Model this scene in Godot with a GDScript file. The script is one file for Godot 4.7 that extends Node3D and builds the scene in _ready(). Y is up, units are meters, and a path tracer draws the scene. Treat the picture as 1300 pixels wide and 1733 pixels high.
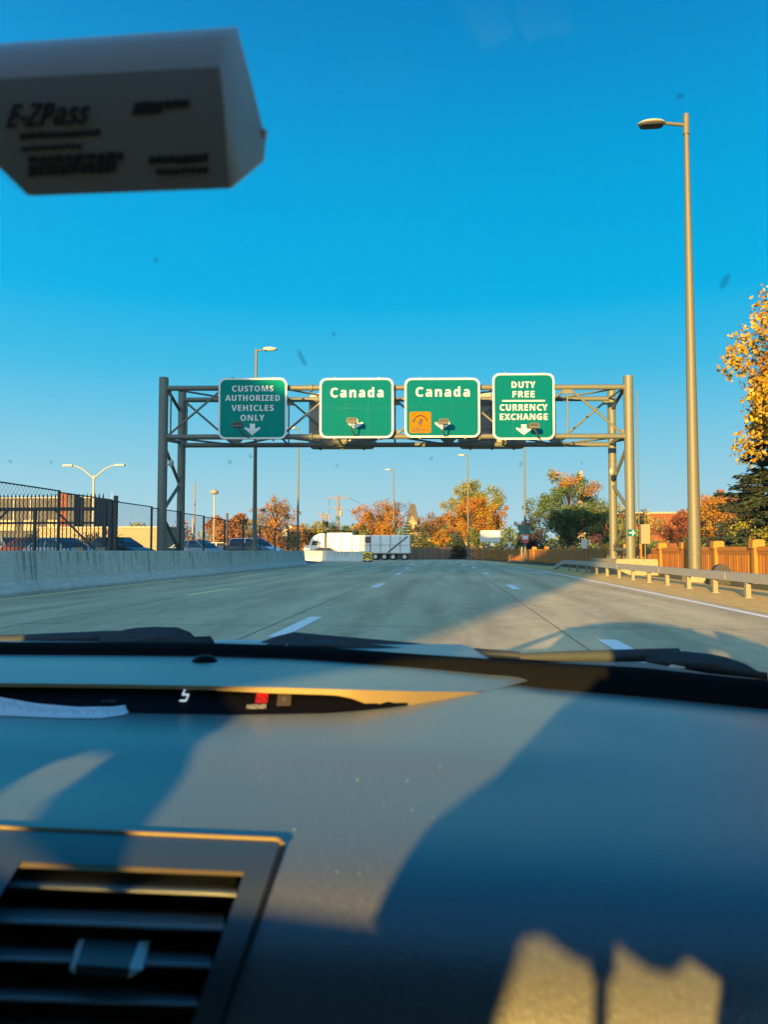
extends Node3D
# A wide road towards a border crossing at low sun, seen from the passenger side of a car.

const EYE := Vector3(0, 1.1, 0)
const PITCH := 2.8844
const YAW := 4.7868
const F := 1300.0
var M := {}
var XF := Transform3D.IDENTITY
var used := {}
var rng := RandomNumberGenerator.new()

# ---------------------------------------------------------------- measuring: a sight line of the photograph (1300 x 1733) as a direction
func sight(u: float, v: float) -> Vector3:
	var b := Basis.from_euler(Vector3(deg_to_rad(PITCH), deg_to_rad(YAW), 0))
	return b * Vector3((u - 650.0) / F, -(v - 866.5) / F, -1.0)

func on_height(u: float, v: float, drop: float) -> Vector3:     # the point of a sight line that lies DROP below the eye
	var d := sight(u, v)
	return EYE + d * (-drop / d.y)

func on_depth(u: float, v: float, z: float) -> Vector3:         # the point of a sight line z metres ahead along the road
	var d := sight(u, v)
	return EYE + d * (-z / d.z)

# ---------------------------------------------------------------- shapes
func mb() -> SurfaceTool:
	var st := SurfaceTool.new()
	st.begin(Mesh.PRIMITIVE_TRIANGLES)
	st.set_smooth_group(-1)
	return st

func tri(st: SurfaceTool, a: Vector3, b: Vector3, c: Vector3):  # counter-clockwise from outside
	st.add_vertex(XF * a); st.add_vertex(XF * c); st.add_vertex(XF * b)

func quad(st: SurfaceTool, a: Vector3, b: Vector3, c: Vector3, d: Vector3):
	tri(st, a, b, c); tri(st, a, c, d)

func quv(st: SurfaceTool, p: Array, t: Array):
	for k in [0, 2, 1, 0, 3, 2]:
		st.set_uv(t[k]); st.add_vertex(XF * p[k])

func box(st: SurfaceTool, c: Vector3, s: Vector3, b := Basis.IDENTITY):
	var h := s * 0.5
	var q := []
	for k in 8:
		q.append(c + b * Vector3(h.x if k & 1 else -h.x, h.y if k & 2 else -h.y, h.z if k & 4 else -h.z))
	quad(st, q[4], q[5], q[7], q[6]); quad(st, q[1], q[0], q[2], q[3])
	quad(st, q[5], q[1], q[3], q[7]); quad(st, q[0], q[4], q[6], q[2])
	quad(st, q[6], q[7], q[3], q[2]); quad(st, q[0], q[1], q[5], q[4])

func bar(st: SurfaceTool, a: Vector3, b: Vector3, w: float, h: float):  # a square bar from a to b
	var z := (b - a)
	var n := z.normalized()
	var up := Vector3.UP if absf(n.y) < 0.95 else Vector3.RIGHT
	var x := up.cross(n).normalized()
	box(st, (a + b) * 0.5, Vector3(w, h, z.length()), Basis(x, n.cross(x), n))

func tube(st: SurfaceTool, pts: Array, rad: Array, n := 10, caps := true):
	var rings := []
	for i in pts.size():
		var d: Vector3 = (pts[mini(i + 1, pts.size() - 1)] - pts[maxi(i - 1, 0)]).normalized()
		var ref := Vector3.UP if absf(d.y) < 0.9 else Vector3.RIGHT
		var x := ref.cross(d).normalized()
		var y := d.cross(x)
		var ring := PackedVector3Array()
		var r: float = rad[mini(i, rad.size() - 1)]
		for k in n:
			var a := TAU * k / n
			ring.append(pts[i] + (x * cos(a) + y * sin(a)) * r)
		rings.append(ring)
	loft(st, rings, caps)

func loft(st: SurfaceTool, rings: Array, caps := true, smooth := true):
	if smooth: st.set_smooth_group(1)
	var n: int = rings[0].size()
	for i in rings.size() - 1:
		for k in n:
			var l := (k + 1) % n
			quad(st, rings[i][k], rings[i][l], rings[i + 1][l], rings[i + 1][k])
	st.set_smooth_group(-1)
	if caps:
		for e in 2:
			var r: PackedVector3Array = rings[0] if e == 0 else rings[-1]
			var m := Vector3.ZERO
			for p in r: m += p
			m /= n
			for k in n:
				if e: tri(st, m, r[k], r[(k + 1) % n])
				else: tri(st, m, r[(k + 1) % n], r[k])

func prism(st: SurfaceTool, poly: PackedVector2Array, z0: float, z1: float, b := Transform3D.IDENTITY):  # a flat outline given thickness along z
	if Geometry2D.is_polygon_clockwise(poly): poly.reverse()
	var t := Geometry2D.triangulate_polygon(poly)
	for i in range(0, t.size(), 3):
		var p := poly[t[i]]; var q := poly[t[i + 1]]; var r := poly[t[i + 2]]
		if (q - p).cross(r - p) < 0:
			var s := q; q = r; r = s
		tri(st, b * Vector3(p.x, p.y, z1), b * Vector3(q.x, q.y, z1), b * Vector3(r.x, r.y, z1))
		tri(st, b * Vector3(p.x, p.y, z0), b * Vector3(r.x, r.y, z0), b * Vector3(q.x, q.y, z0))
	for i in poly.size():
		var p := poly[i]; var q := poly[(i + 1) % poly.size()]
		quad(st, b * Vector3(p.x, p.y, z0), b * Vector3(q.x, q.y, z0), b * Vector3(q.x, q.y, z1), b * Vector3(p.x, p.y, z1))

func rounded(x0: float, y0: float, x1: float, y1: float, r: float) -> PackedVector2Array:
	var o := PackedVector2Array()
	for c in [[x1 - r, y1 - r, 0], [x0 + r, y1 - r, 1], [x0 + r, y0 + r, 2], [x1 - r, y0 + r, 3]]:
		for k in 6:
			var a: float = PI * 0.5 * (c[2] + k / 5.0)
			o.append(Vector2(c[0] + cos(a) * r, c[1] + sin(a) * r))
	return o

func pv(flat: Array) -> PackedVector2Array:
	var o := PackedVector2Array()
	for i in range(0, flat.size(), 2): o.append(Vector2(flat[i], flat[i + 1]))
	return o

func track(flat: Array, x: float) -> float:                     # y of a polyline at x
	var n: int = flat.size() / 2
	if x <= flat[0]: return flat[1]
	for i in n - 1:
		if x <= flat[2 * i + 2]:
			return lerpf(flat[2 * i + 1], flat[2 * i + 3], (x - flat[2 * i]) / (flat[2 * i + 2] - flat[2 * i]))
	return flat[2 * n - 1]

func sheet(st: SurfaceTool, rows: Array, smooth := true):       # a grid of points; rows run away from the viewer, left to right
	if smooth: st.set_smooth_group(1)
	for i in rows.size() - 1:
		for k in rows[i].size() - 1:
			quad(st, rows[i][k], rows[i][k + 1], rows[i + 1][k + 1], rows[i + 1][k])
	st.set_smooth_group(-1)

# ---------------------------------------------------------------- objects
func numbered(called: String) -> String:
	var n: int = used.get(called, 0)
	used[called] = n + 1
	return called if n == 0 else "%s_%03d" % [called, n]

func tag(o: Node, label: String, category: String, group := "") -> Node:
	o.set_meta("label", label); o.set_meta("category", category)
	if group: o.set_meta("group", group)
	return o

func thing(called: String, label: String, category: String, at := Vector3.ZERO, turn := 0.0, group := "") -> Node3D:
	var o := Node3D.new()
	o.name = numbered(called)
	add_child(o)
	o.position = at; o.rotation.y = turn
	tag(o, label, category, group)
	return o

func part(called: String, st: SurfaceTool, m: Material, parent: Node, smooth_normals := true) -> MeshInstance3D:
	st.generate_normals()
	var o := MeshInstance3D.new()
	o.mesh = st.commit()
	o.material_override = m
	return hold(called, o, parent)

func hold(called: String, o: MeshInstance3D, parent: Node) -> MeshInstance3D:
	if parent == self: o.name = numbered(called)
	else:
		var k := 0
		var nm := called
		while parent.has_node(NodePath(nm)):
			k += 1
			nm = "%s_%03d" % [called, k]
		o.name = nm
	parent.add_child(o, true)
	return o

func share(called: String, mesh: Mesh, m: Material, parent: Node, t: Transform3D) -> MeshInstance3D:
	var o := MeshInstance3D.new()
	o.mesh = mesh; o.material_override = m; o.transform = t
	return hold(called, o, parent)

func structure(called: String, st: SurfaceTool, m: Material) -> MeshInstance3D:
	var o := part(called, st, m, self)
	o.set_meta("kind", "structure")
	return o

func copy(o: Node3D, called: String, at: Vector3, turn: float, label: String) -> Node3D:
	var c: Node3D = o.duplicate()
	c.name = numbered(called)
	add_child(c)
	c.position = at; c.rotation.y = turn
	c.set_meta("label", label)
	return c

func words(text: String, width: float, cap: float, m: Material, parent: Node, at: Vector3, bold := true, called := "lettering", basis := Basis.IDENTITY, spread := 0.0, thick := 1.0):
	var f := SystemFont.new()
	f.font_names = PackedStringArray(["Droid Sans"])
	f.font_weight = 700 if bold else 400
	var fv := FontVariation.new()
	fv.base_font = f
	fv.spacing_glyph = int(spread)
	var t := TextMesh.new()
	t.text = text; t.font = fv; t.font_size = 48
	t.pixel_size = cap / (48 * 0.714)
	t.depth = 0.006
	t.curve_step = 1.0
	var bb := t.get_aabb()
	var sx := width / maxf(bb.size.x, 0.001)
	var o := MeshInstance3D.new()
	o.mesh = t; o.material_override = m
	var c := bb.get_center()
	o.transform = Transform3D(Basis(basis.x * sx, basis.y, basis.z * thick), at - basis * Vector3(c.x * sx, c.y, 0))
	return hold(called, o, parent)

# ---------------------------------------------------------------- materials
func lin(r: float, g: float, b: float) -> Color:
	return Color(r, g, b).linear_to_srgb()

func mat(r: float, g: float, b: float, rough := 0.7, metal := 0.0) -> StandardMaterial3D:
	var m := StandardMaterial3D.new()
	m.albedo_color = lin(r, g, b); m.roughness = rough; m.metallic = metal
	return m

func noise(freq: float, seed_: int, c0: Color, c1: Color, oct := 4, size := 256) -> NoiseTexture2D:
	var n := FastNoiseLite.new()
	n.noise_type = FastNoiseLite.TYPE_SIMPLEX_SMOOTH
	n.frequency = freq; n.seed = seed_; n.fractal_octaves = oct
	var t := NoiseTexture2D.new()
	t.width = size; t.height = size; t.seamless = true; t.noise = n
	var g := Gradient.new()
	g.set_color(0, c0); g.set_color(1, c1)
	t.color_ramp = g
	return t

var noise_seed := 1
func grainy(r: float, g: float, b: float, vary: float, per_metre: float, rough := 0.8, relief := 0.0, freq := 0.03) -> StandardMaterial3D:
	var m := mat(1, 1, 1, rough)
	noise_seed += 1
	m.albedo_texture = noise(freq, noise_seed, lin(r * (1 - vary), g * (1 - vary), b * (1 - vary)), lin(minf(1, r * (1 + vary)), minf(1, g * (1 + vary)), minf(1, b * (1 + vary))))
	m.uv1_triplanar = true; m.uv1_world_triplanar = true
	m.uv1_scale = Vector3.ONE * per_metre
	if relief > 0.0:
		m.heightmap_enabled = true
		m.heightmap_scale = relief
		m.heightmap_texture = noise(0.12, noise_seed + 50, Color.BLACK, Color.WHITE, 3)
	return m

func glow(m: StandardMaterial3D, c: Color, k: float) -> StandardMaterial3D:
	m.emission_enabled = true; m.emission = c; m.emission_energy_multiplier = k
	return m

# ---------------------------------------------------------------- surfaces that want a computed picture
func road_picture() -> ImageTexture:
	var n1 := FastNoiseLite.new(); n1.seed = 3; n1.frequency = 0.012; n1.fractal_octaves = 5
	var n2 := FastNoiseLite.new(); n2.seed = 9; n2.frequency = 0.2
	var size := 1024
	var im := Image.create(size, size, false, Image.FORMAT_RGB8)
	for y in size:
		var slab := int(y / 128.0)
		var tone := 1.0 + 0.08 * sin(slab * 12.9898 + 1.3)
		for x in size:
			var w := x * 20.0 / size                             # metres across, 20 per picture
			var v := 0.92 + 0.30 * n1.get_noise_2d(x * 1.4, y * 0.35) + 0.14 * n1.get_noise_2d(x * 6.0, y * 5.0) + 0.09 * n2.get_noise_2d(x * 3.0, y * 3.0)
			var lane := fposmod(w - 3.95, 4.14)                  # wheel tracks, a little darker
			v -= 0.13 * (exp(-pow((lane - 1.15) / 0.32, 2)) + exp(-pow((lane - 2.95) / 0.32, 2)))
			v -= 0.13 * exp(-pow((lane - 2.05) / 0.25, 2)) * (0.5 + n1.get_noise_2d(x * 0.5, y * 2.0))
			v *= tone
			im.set_pixel(x, y, lin(clampf(0.52 * v, 0, 1), clampf(0.42 * v, 0, 1), clampf(0.24 * v, 0, 1)))
	im.generate_mipmaps()
	return ImageTexture.create_from_image(im)

func barrier_picture() -> ImageTexture:
	var n := FastNoiseLite.new(); n.seed = 21; n.frequency = 0.02; n.fractal_octaves = 4
	var im := Image.create(2048, 128, false, Image.FORMAT_RGB8)
	for x in 2048:
		var run := maxf(0.0, n.get_noise_2d(x * 5.0, 0) - 0.08) * 1.6 + maxf(0.0, n.get_noise_2d(x * 17.0, 300) - 0.12) * 0.9
		var reach := 0.35 + 0.6 * absf(n.get_noise_2d(x * 3.0, 700)) * 2.0
		var panel := 1.0 + 0.12 * n.get_noise_2d(int(x / 205.0) * 410.0, 900)
		for y in 128:
			var down := y / 128.0                                # 0 at the top
			var v := (0.98 + 0.18 * n.get_noise_2d(x * 1.5, y * 3.0) + 0.08 * n.get_noise_2d(x * 9.0, y * 9.0)) * panel
			v *= 1.0 - clampf(run, 0, 0.62) * clampf((reach - down) / 0.3, 0, 1) * smoothstep(0.0, 0.08, down)
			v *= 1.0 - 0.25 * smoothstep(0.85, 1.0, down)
			im.set_pixel(x, y, lin(clampf(0.50 * v, 0, 1), clampf(0.49 * v, 0, 1), clampf(0.43 * v, 0, 1)))
	im.generate_mipmaps()
	return ImageTexture.create_from_image(im)

func paper_picture() -> ImageTexture:
	var im := Image.create(512, 64, false, Image.FORMAT_RGB8)
	im.fill(lin(0.72, 0.74, 0.76))
	rng.seed = 5
	for k in 60:                                                 # rows of small print, too small to read
		var x := 20 + k * 8
		var y := rng.randi_range(6, 14)
		var h := rng.randi_range(14, 40)
		for q in h:
			if rng.randf() < 0.72: im.fill_rect(Rect2i(x + int(q * 0.25), y + q, 2, 1), lin(0.16, 0.17, 0.19))
	return ImageTexture.create_from_image(im)

func sky_picture() -> ImageTexture:
	# elevation in degrees, then the colour that the photograph shows there (sRGB)
	var stops := [[0.0, 190, 216, 224], [2.0, 178, 215, 228], [5.0, 156, 211, 228], [9.0, 118, 201, 231], [13.0, 68, 190, 232], [18.0, 6, 179, 232], [23.0, 0, 170, 228], [29.0, 0, 156, 218], [36.0, 0, 134, 199], [50.0, 0, 122, 188], [90.0, 0, 112, 176]]
	var w := 256
	var h := 256
	var im := Image.create(w, h, false, Image.FORMAT_RGBF)
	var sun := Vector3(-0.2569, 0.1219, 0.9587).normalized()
	for y in h:
		var el := 90.0 - (y + 0.5) * 180.0 / h
		var c := Color.BLACK
		for i in stops.size() - 1:
			if el >= stops[i][0] and el <= stops[i + 1][0]:
				var t: float = (el - stops[i][0]) / (stops[i + 1][0] - stops[i][0])
				var a := Color8(stops[i][1], stops[i][2], stops[i][3]).srgb_to_linear()
				var b := Color8(stops[i + 1][1], stops[i + 1][2], stops[i + 1][3]).srgb_to_linear()
				c = a.lerp(b, t)
		if el < 0: c = Color8(186, 212, 222).srgb_to_linear() * (0.4 if el < -1 else 1.0)
		for x in w:
			var az := (x + 0.5) / w * TAU
			var d := Vector3(sin(az) * cos(deg_to_rad(el)), sin(deg_to_rad(el)), -cos(az) * cos(deg_to_rad(el)))
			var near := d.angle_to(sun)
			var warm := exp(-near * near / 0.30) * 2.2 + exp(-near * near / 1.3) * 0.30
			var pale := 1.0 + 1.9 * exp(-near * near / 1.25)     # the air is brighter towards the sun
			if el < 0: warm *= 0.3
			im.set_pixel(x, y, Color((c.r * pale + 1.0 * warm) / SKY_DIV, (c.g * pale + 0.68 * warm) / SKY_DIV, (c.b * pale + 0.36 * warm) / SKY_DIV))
	return ImageTexture.create_from_image(im)

const SKY_DIV := 3.5

func materials():
	M.road = mat(1, 1, 1, 0.82); M.road.albedo_texture = road_picture()
	M.road.heightmap_enabled = true; M.road.heightmap_scale = 0.15
	M.road.heightmap_texture = noise(0.3, 77, Color.BLACK, Color.WHITE, 2)
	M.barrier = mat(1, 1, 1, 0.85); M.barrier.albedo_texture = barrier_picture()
	M.concrete = grainy(0.42, 0.36, 0.28, 0.22, 0.35, 0.88, 0.2)
	M.shoulder = grainy(0.55, 0.36, 0.11, 0.2, 0.3, 0.9, 0.25)
	M.footing = grainy(0.23, 0.20, 0.13, 0.15, 0.6, 0.85, 0.1)
	M.grass = grainy(0.045, 0.062, 0.022, 0.5, 0.5, 0.95, 0.6)
	M.earth = grainy(0.10, 0.09, 0.06, 0.35, 0.15, 0.95)
	M.lot = grainy(0.13, 0.125, 0.115, 0.2, 0.12, 0.9)
	M.tar = mat(0.13, 0.11, 0.09, 0.75)
	M.white_paint = grainy(0.78, 0.76, 0.70, 0.16, 1.2, 0.7)
	M.yellow_paint = grainy(0.93, 0.68, 0.30, 0.25, 1.2, 0.7)
	M.steel = grainy(0.095, 0.105, 0.082, 0.18, 0.7, 0.55)
	M.pole = grainy(0.088, 0.088, 0.062, 0.10, 0.8, 0.55)
	M.rail = grainy(0.25, 0.25, 0.24, 0.12, 0.9, 0.5)
	M.rail_post = grainy(0.185, 0.165, 0.11, 0.15, 1.5, 0.75)
	M.dark_steel = mat(0.045, 0.05, 0.05, 0.6)
	M.black_iron = mat(0.012, 0.013, 0.014, 0.55)
	M.sign_green = grainy(0.0005, 0.095, 0.110, 0.07, 0.9, 0.6); M.sign_green.metallic_specular = 0.1
	M.sign_green_lifted = grainy(0.001, 0.165, 0.135, 0.07, 0.9, 0.6); M.sign_green_lifted.metallic_specular = 0.1  # green lightened to make up for the shade on the customs sign
	M.sign_seam = mat(0.03, 0.16, 0.12, 0.5)
	M.sign_white = mat(0.5, 0.5, 0.47, 0.45)
	M.sign_back = grainy(0.22, 0.20, 0.17, 0.12, 0.8, 0.45)
	M.amber = mat(0.23, 0.10, 0.002, 0.6); M.amber.metallic_specular = 0.1
	M.print_black = mat(0.012, 0.012, 0.014, 0.6)
	M.sign_red = mat(0.42, 0.05, 0.05, 0.5)
	M.marker_yellow = mat(0.85, 0.52, 0.02, 0.5)
	M.sign_brown = mat(0.10, 0.035, 0.02, 0.5)
	M.lamp_body = mat(0.24, 0.24, 0.22, 0.5)
	M.lens = mat(0.045, 0.05, 0.05, 0.3)
	M.fence_wood = grainy(0.38, 0.15, 0.014, 0.22, 1.6, 0.75)
	M.fence_wood_b = grainy(0.31, 0.115, 0.014, 0.22, 1.9, 0.75)
	M.fence_post = grainy(0.34, 0.135, 0.012, 0.15, 1.3, 0.7)
	M.cream_wall = grainy(0.27, 0.215, 0.13, 0.08, 0.3, 0.85)
	M.grey_wall = grainy(0.055, 0.06, 0.062, 0.15, 0.3, 0.8)
	M.brick = grainy(0.15, 0.045, 0.02, 0.2, 0.9, 0.85)
	M.slate = grainy(0.06, 0.055, 0.05, 0.25, 0.9, 0.75)
	M.house_cream = mat(0.28, 0.21, 0.11, 0.8)
	M.roof_tan = grainy(0.16, 0.09, 0.055, 0.2, 0.6, 0.85)
	M.window_dark = mat(0.02, 0.025, 0.03, 0.15)
	M.window_warm = mat(0.26, 0.19, 0.10, 0.3)
	M.bark = grainy(0.06, 0.045, 0.032, 0.4, 2.5, 0.95)
	M.leaf = mat(1, 1, 1, 0.65)
	M.leaf.vertex_color_use_as_albedo = true
	M.leaf.backlight_enabled = true; M.leaf.backlight = Color(0.5, 0.5, 0.5)
	M.needle = mat(1, 1, 1, 0.75); M.needle.vertex_color_use_as_albedo = true
	M.trailer = grainy(0.60, 0.60, 0.58, 0.06, 0.5, 0.5)
	M.truck_dark = mat(0.018, 0.018, 0.02, 0.6)
	M.tyre = mat(0.012, 0.012, 0.013, 0.85)
	M.rim = mat(0.35, 0.35, 0.36, 0.35, 0.6)
	M.wood_pole = grainy(0.17, 0.12, 0.075, 0.25, 1.2, 0.9)
	M.weathered = grainy(0.13, 0.085, 0.05, 0.25, 1.0, 0.9)
	M.wire = mat(0.02, 0.02, 0.022, 0.7)
	M.dash = grainy(0.140, 0.092, 0.082, 0.24, 9.0, 0.40, 0.045, 0.08); M.dash.clearcoat_enabled = true; M.dash.clearcoat = 0.9; M.dash.clearcoat_roughness = 0.4; M.dash.rim_enabled = true; M.dash.rim = 0.12; M.dash.rim_tint = 1.0; M.dash.albedo_color = lin(0.52, 0.88, 1.0); M.dash.metallic_specular = 0.85
	M.dash.uv1_world_triplanar = false
	M.trim = grainy(0.032, 0.042, 0.046, 0.12, 9.0, 0.36, 0.015, 0.1); M.trim.metallic_specular = 0.8
	M.ledge_sunlit = mat(0.18, 0.135, 0.05, 0.6)  # dash plastic with the orange of the sunlight put into its colour
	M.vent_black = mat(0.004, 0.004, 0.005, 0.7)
	M.slat = grainy(0.13, 0.17, 0.19, 0.08, 9.0, 0.34, 0.01, 0.1); M.slat.metallic_specular = 0.75
	M.satin = mat(0.72, 0.76, 0.80, 0.35, 0.1)
	M.screen = mat(0.003, 0.003, 0.004, 0.4); M.screen.metallic_specular = 0.15
	M.digit = glow(mat(0.2, 0.2, 0.2, 0.5), Color(0.85, 0.95, 1.0), 0.22)
	M.red_light = glow(mat(0.2, 0.01, 0.01, 0.5), Color(1.0, 0.05, 0.03), 0.22)
	M.print_grey = mat(0.35, 0.36, 0.36, 0.6)
	M.print_faint = mat(0.06, 0.065, 0.07, 0.6)
	M.icon_panel = mat(0.05, 0.035, 0.018, 0.5)
	M.rubber = mat(0.004, 0.005, 0.006, 0.85); M.rubber.metallic_specular = 0.15
	M.cowl = mat(0.034, 0.038, 0.041, 0.5)
	M.wiper = grainy(0.030, 0.038, 0.042, 0.2, 14.0, 0.6); M.wiper.metallic_specular = 0.25
	M.hood = mat(0.33, 0.40, 0.46, 0.3, 0.2)
	M.body = mat(0.33, 0.40, 0.46, 0.35, 0.2)
	M.cloth = mat(0.05, 0.05, 0.055, 0.9)
	M.tag_shell = mat(0.40, 0.44, 0.42, 0.5)
	M.tag_label = mat(0.21, 0.29, 0.29, 0.55)
	M.paper = mat(1, 1, 1, 0.7); M.paper.albedo_texture = paper_picture()
	M.glass = StandardMaterial3D.new()
	M.glass.albedo_color = Color(0.9, 0.97, 1.0, 0.03); M.glass.transparency = BaseMaterial3D.TRANSPARENCY_ALPHA; M.glass.roughness = 0.02; M.glass.metallic_specular = 0.2
	M.grime = mat(0.03, 0.035, 0.04, 0.8)
	M.grime.transparency = BaseMaterial3D.TRANSPARENCY_ALPHA; M.grime.albedo_color.a = 0.35

# ---------------------------------------------------------------- leaves
class Leaves:
	var v := PackedVector3Array()
	var n := PackedVector3Array()
	var c := PackedColorArray()
	func add(p: Vector3, along: Vector3, across: Vector3, col: Color):
		var nn := along.cross(across).normalized()
		for q in [p - along, p + across, p + along, p - along, p + along, p - across]:
			v.append(q); n.append(nn); c.append(col)
	func mesh() -> ArrayMesh:
		var a := []
		a.resize(Mesh.ARRAY_MAX)
		a[Mesh.ARRAY_VERTEX] = v; a[Mesh.ARRAY_NORMAL] = n; a[Mesh.ARRAY_COLOR] = c
		var m := ArrayMesh.new()
		m.add_surface_from_arrays(Mesh.PRIMITIVE_TRIANGLES, a)
		return m

func rnd_dir() -> Vector3:
	var z := rng.randf_range(-1, 1)
	var a := rng.randf() * TAU
	return Vector3(sqrt(1 - z * z) * cos(a), z, sqrt(1 - z * z) * sin(a))

# A broadleaf tree: trunk, limbs that reach out to clumps, clumps of single leaves. pal: colours low in the crown; top: colours at its top.
func tree(called: String, label: String, at: Vector3, h: float, rx: float, ry: float, pal: Array, top: Array, leaves: int, size: float, sd: int, group := "", cat := "tree", lumps := 42, spread := 0.2, turn_at := 0.58, lean := Vector3.ZERO) -> Node3D:
	rng.seed = sd
	var t := thing(called, label, cat, at, 0.0, group)
	var st := mb()
	var tr := maxf(0.07, h * 0.022)
	var cy := h - ry
	tube(st, [Vector3.ZERO, Vector3(0, cy * 0.5, 0) + lean * 0.2, Vector3(0, cy, 0) + lean * 0.5, Vector3(0, cy + ry * 0.6, 0) + lean], [tr, tr * 0.8, tr * 0.55, tr * 0.12], 7)
	var L := Leaves.new()
	var per := leaves / lumps
	for i in lumps:
		var d := rnd_dir()
		var far := 0.30 + 0.60 * sqrt(rng.randf())
		if d.y < -0.3: far *= 0.8
		var wob := 0.80 + 0.22 * rng.randf()
		var reach := i % 10 == 3                                 # a few boughs stand out of the outline
		if reach: wob = rng.randf_range(0.96, 1.07) / maxf(far, 0.7) * 0.92
		var p := Vector3(d.x * rx, d.y * ry, d.z * rx) * far * wob + Vector3(0, cy, 0) + lean * 0.6
		var s := Vector3(0, clampf(p.y - rx * 0.5, cy - ry * 0.8, h), 0)
		s.y = maxf(s.y, h * 0.12)
		tube(st, [s, s.lerp(p, 0.55) + Vector3(0, ry * 0.06, 0), p], [tr * 0.3, tr * 0.16, tr * 0.05], 4, false)
		var high := clampf((p.y - cy) / ry * 0.5 + 0.5 + rng.randf_range(-0.18, 0.18), 0, 1)
		var use := top if high > turn_at else pal
		var base: Color = use[rng.randi() % use.size()]
		var r := (rx + ry) * 0.5 * spread * rng.randf_range(0.7, 1.35)
		if reach: r *= 0.8
		for k in (per / 2 if reach else per):
			var o := rnd_dir() * r * sqrt(rng.randf()) * 1.15
			var q := p + o
			var col := base
			if rng.randf() < 0.22: col = use[rng.randi() % use.size()]
			col = col * rng.randf_range(0.65, 1.3)
			var a := rnd_dir() * size * rng.randf_range(0.6, 1.2)
			var b := a.cross(rnd_dir()).normalized() * size * rng.randf_range(0.35, 0.6)
			L.add(q, a * 0.7, b, Color(col.r, col.g, col.b))
	part("trunk", st, M.bark, t)
	var o := MeshInstance3D.new()
	o.mesh = L.mesh(); o.material_override = M.leaf
	hold("crown", o, t)
	return t

# A tree that has lost most leaves: forked twigs with some leaves left on them.
func bare_tree(called: String, label: String, at: Vector3, h: float, pal: Array, some: float, sd: int, thick := 1.0, group := "") -> Node3D:
	rng.seed = sd
	var t := thing(called, label, "tree", at, 0.0, group)
	var st := mb()
	var L := Leaves.new()
	var stack := [[Vector3.ZERO, Vector3.UP, h * 0.27, h * 0.02 * thick, 0]]
	while stack.size():
		var b: Array = stack.pop_back()
		var p: Vector3 = b[0]
		var e: Vector3 = p + b[1] * b[2]
		tube(st, [p, e], [b[3], b[3] * 0.68], 4 if b[4] > 1 else 6, false)
		if b[4] < 7:
			for k in (3 if b[4] < 4 else 2):
				var d: Vector3 = (b[1] + rnd_dir() * 0.68 + Vector3(0, 0.16, 0)).normalized()
				stack.append([e, d, b[2] * rng.randf_range(0.60, 0.80), maxf(b[3] * 0.60, 0.008), b[4] + 1])
		if b[4] >= 4:
			for k in 3:
				if rng.randf() < some:
					var col: Color = pal[rng.randi() % pal.size()] * rng.randf_range(0.7, 1.3)
					var a := rnd_dir() * 0.13
					L.add(p.lerp(e, rng.randf()) + rnd_dir() * 0.25, a, a.cross(rnd_dir()).normalized() * 0.09, Color(col.r, col.g, col.b))
	part("trunk", st, M.bark, t)
	if L.v.size():
		var o := MeshInstance3D.new()
		o.mesh = L.mesh(); o.material_override = M.leaf
		hold("crown", o, t)
	return t

# A spruce: whorls of drooping boughs set with needle sprays.
func conifer(called: String, label: String, at: Vector3, h: float, r: float, pal: Array, sd: int, rows := 16, group := "", dense := 1.0) -> Node3D:
	rng.seed = sd
	var t := thing(called, label, "tree", at, 0.0, group)
	var st := mb()
	tube(st, [Vector3.ZERO, Vector3(0, h, 0)], [h * 0.018, 0.02], 6)
	var L := Leaves.new()
	for i in rows:
		var f := i / float(rows)
		var y := h * (0.05 + 0.93 * f)
		var reach := r * (1.0 - f) * rng.randf_range(0.85, 1.12) + 0.15
		var n := int(13 - 6 * f)
		for k in n:
			var a := TAU * (k + rng.randf() * 0.7) / n
			var out := Vector3(cos(a), 0, sin(a))
			var side := Vector3(-sin(a), 0, cos(a))
			var len_ := reach * rng.randf_range(0.75, 1.15)
			var tip := Vector3(0, y, 0) + out * len_ + Vector3(0, len_ * rng.randf_range(-0.30, 0.12), 0)
			var root_ := Vector3(0, y, 0)
			tube(st, [root_, tip], [0.03, 0.008], 4, false)
			var sprays := int(len_ * 40.0 * dense) + 10
			for s in sprays:
				var g := 0.12 + 0.9 * rng.randf()
				var p := root_.lerp(tip, g) + Vector3(rng.randfn(), rng.randfn(), rng.randfn()) * 0.05
				var dir := (out * 0.6 + side * (1 if rng.randf() < 0.5 else -1) * rng.randf_range(0.3, 1.0) + Vector3(0, rng.randf_range(-0.6, 0.15), 0)).normalized()
				var col: Color = pal[rng.randi() % pal.size()] * rng.randf_range(0.6, 1.35)
				var l := rng.randf_range(0.09, 0.21) * (1.15 - 0.5 * g) * (0.7 + 0.3 * r)
				L.add(p + dir * l * 0.5, dir * l, dir.cross(rnd_dir()).normalized() * l * 0.22, Color(col.r, col.g, col.b))
	part("trunk", st, M.bark, t)
	var o := MeshInstance3D.new()
	o.mesh = L.mesh(); o.material_override = M.needle
	hold("crown", o, t)
	return t

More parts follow.
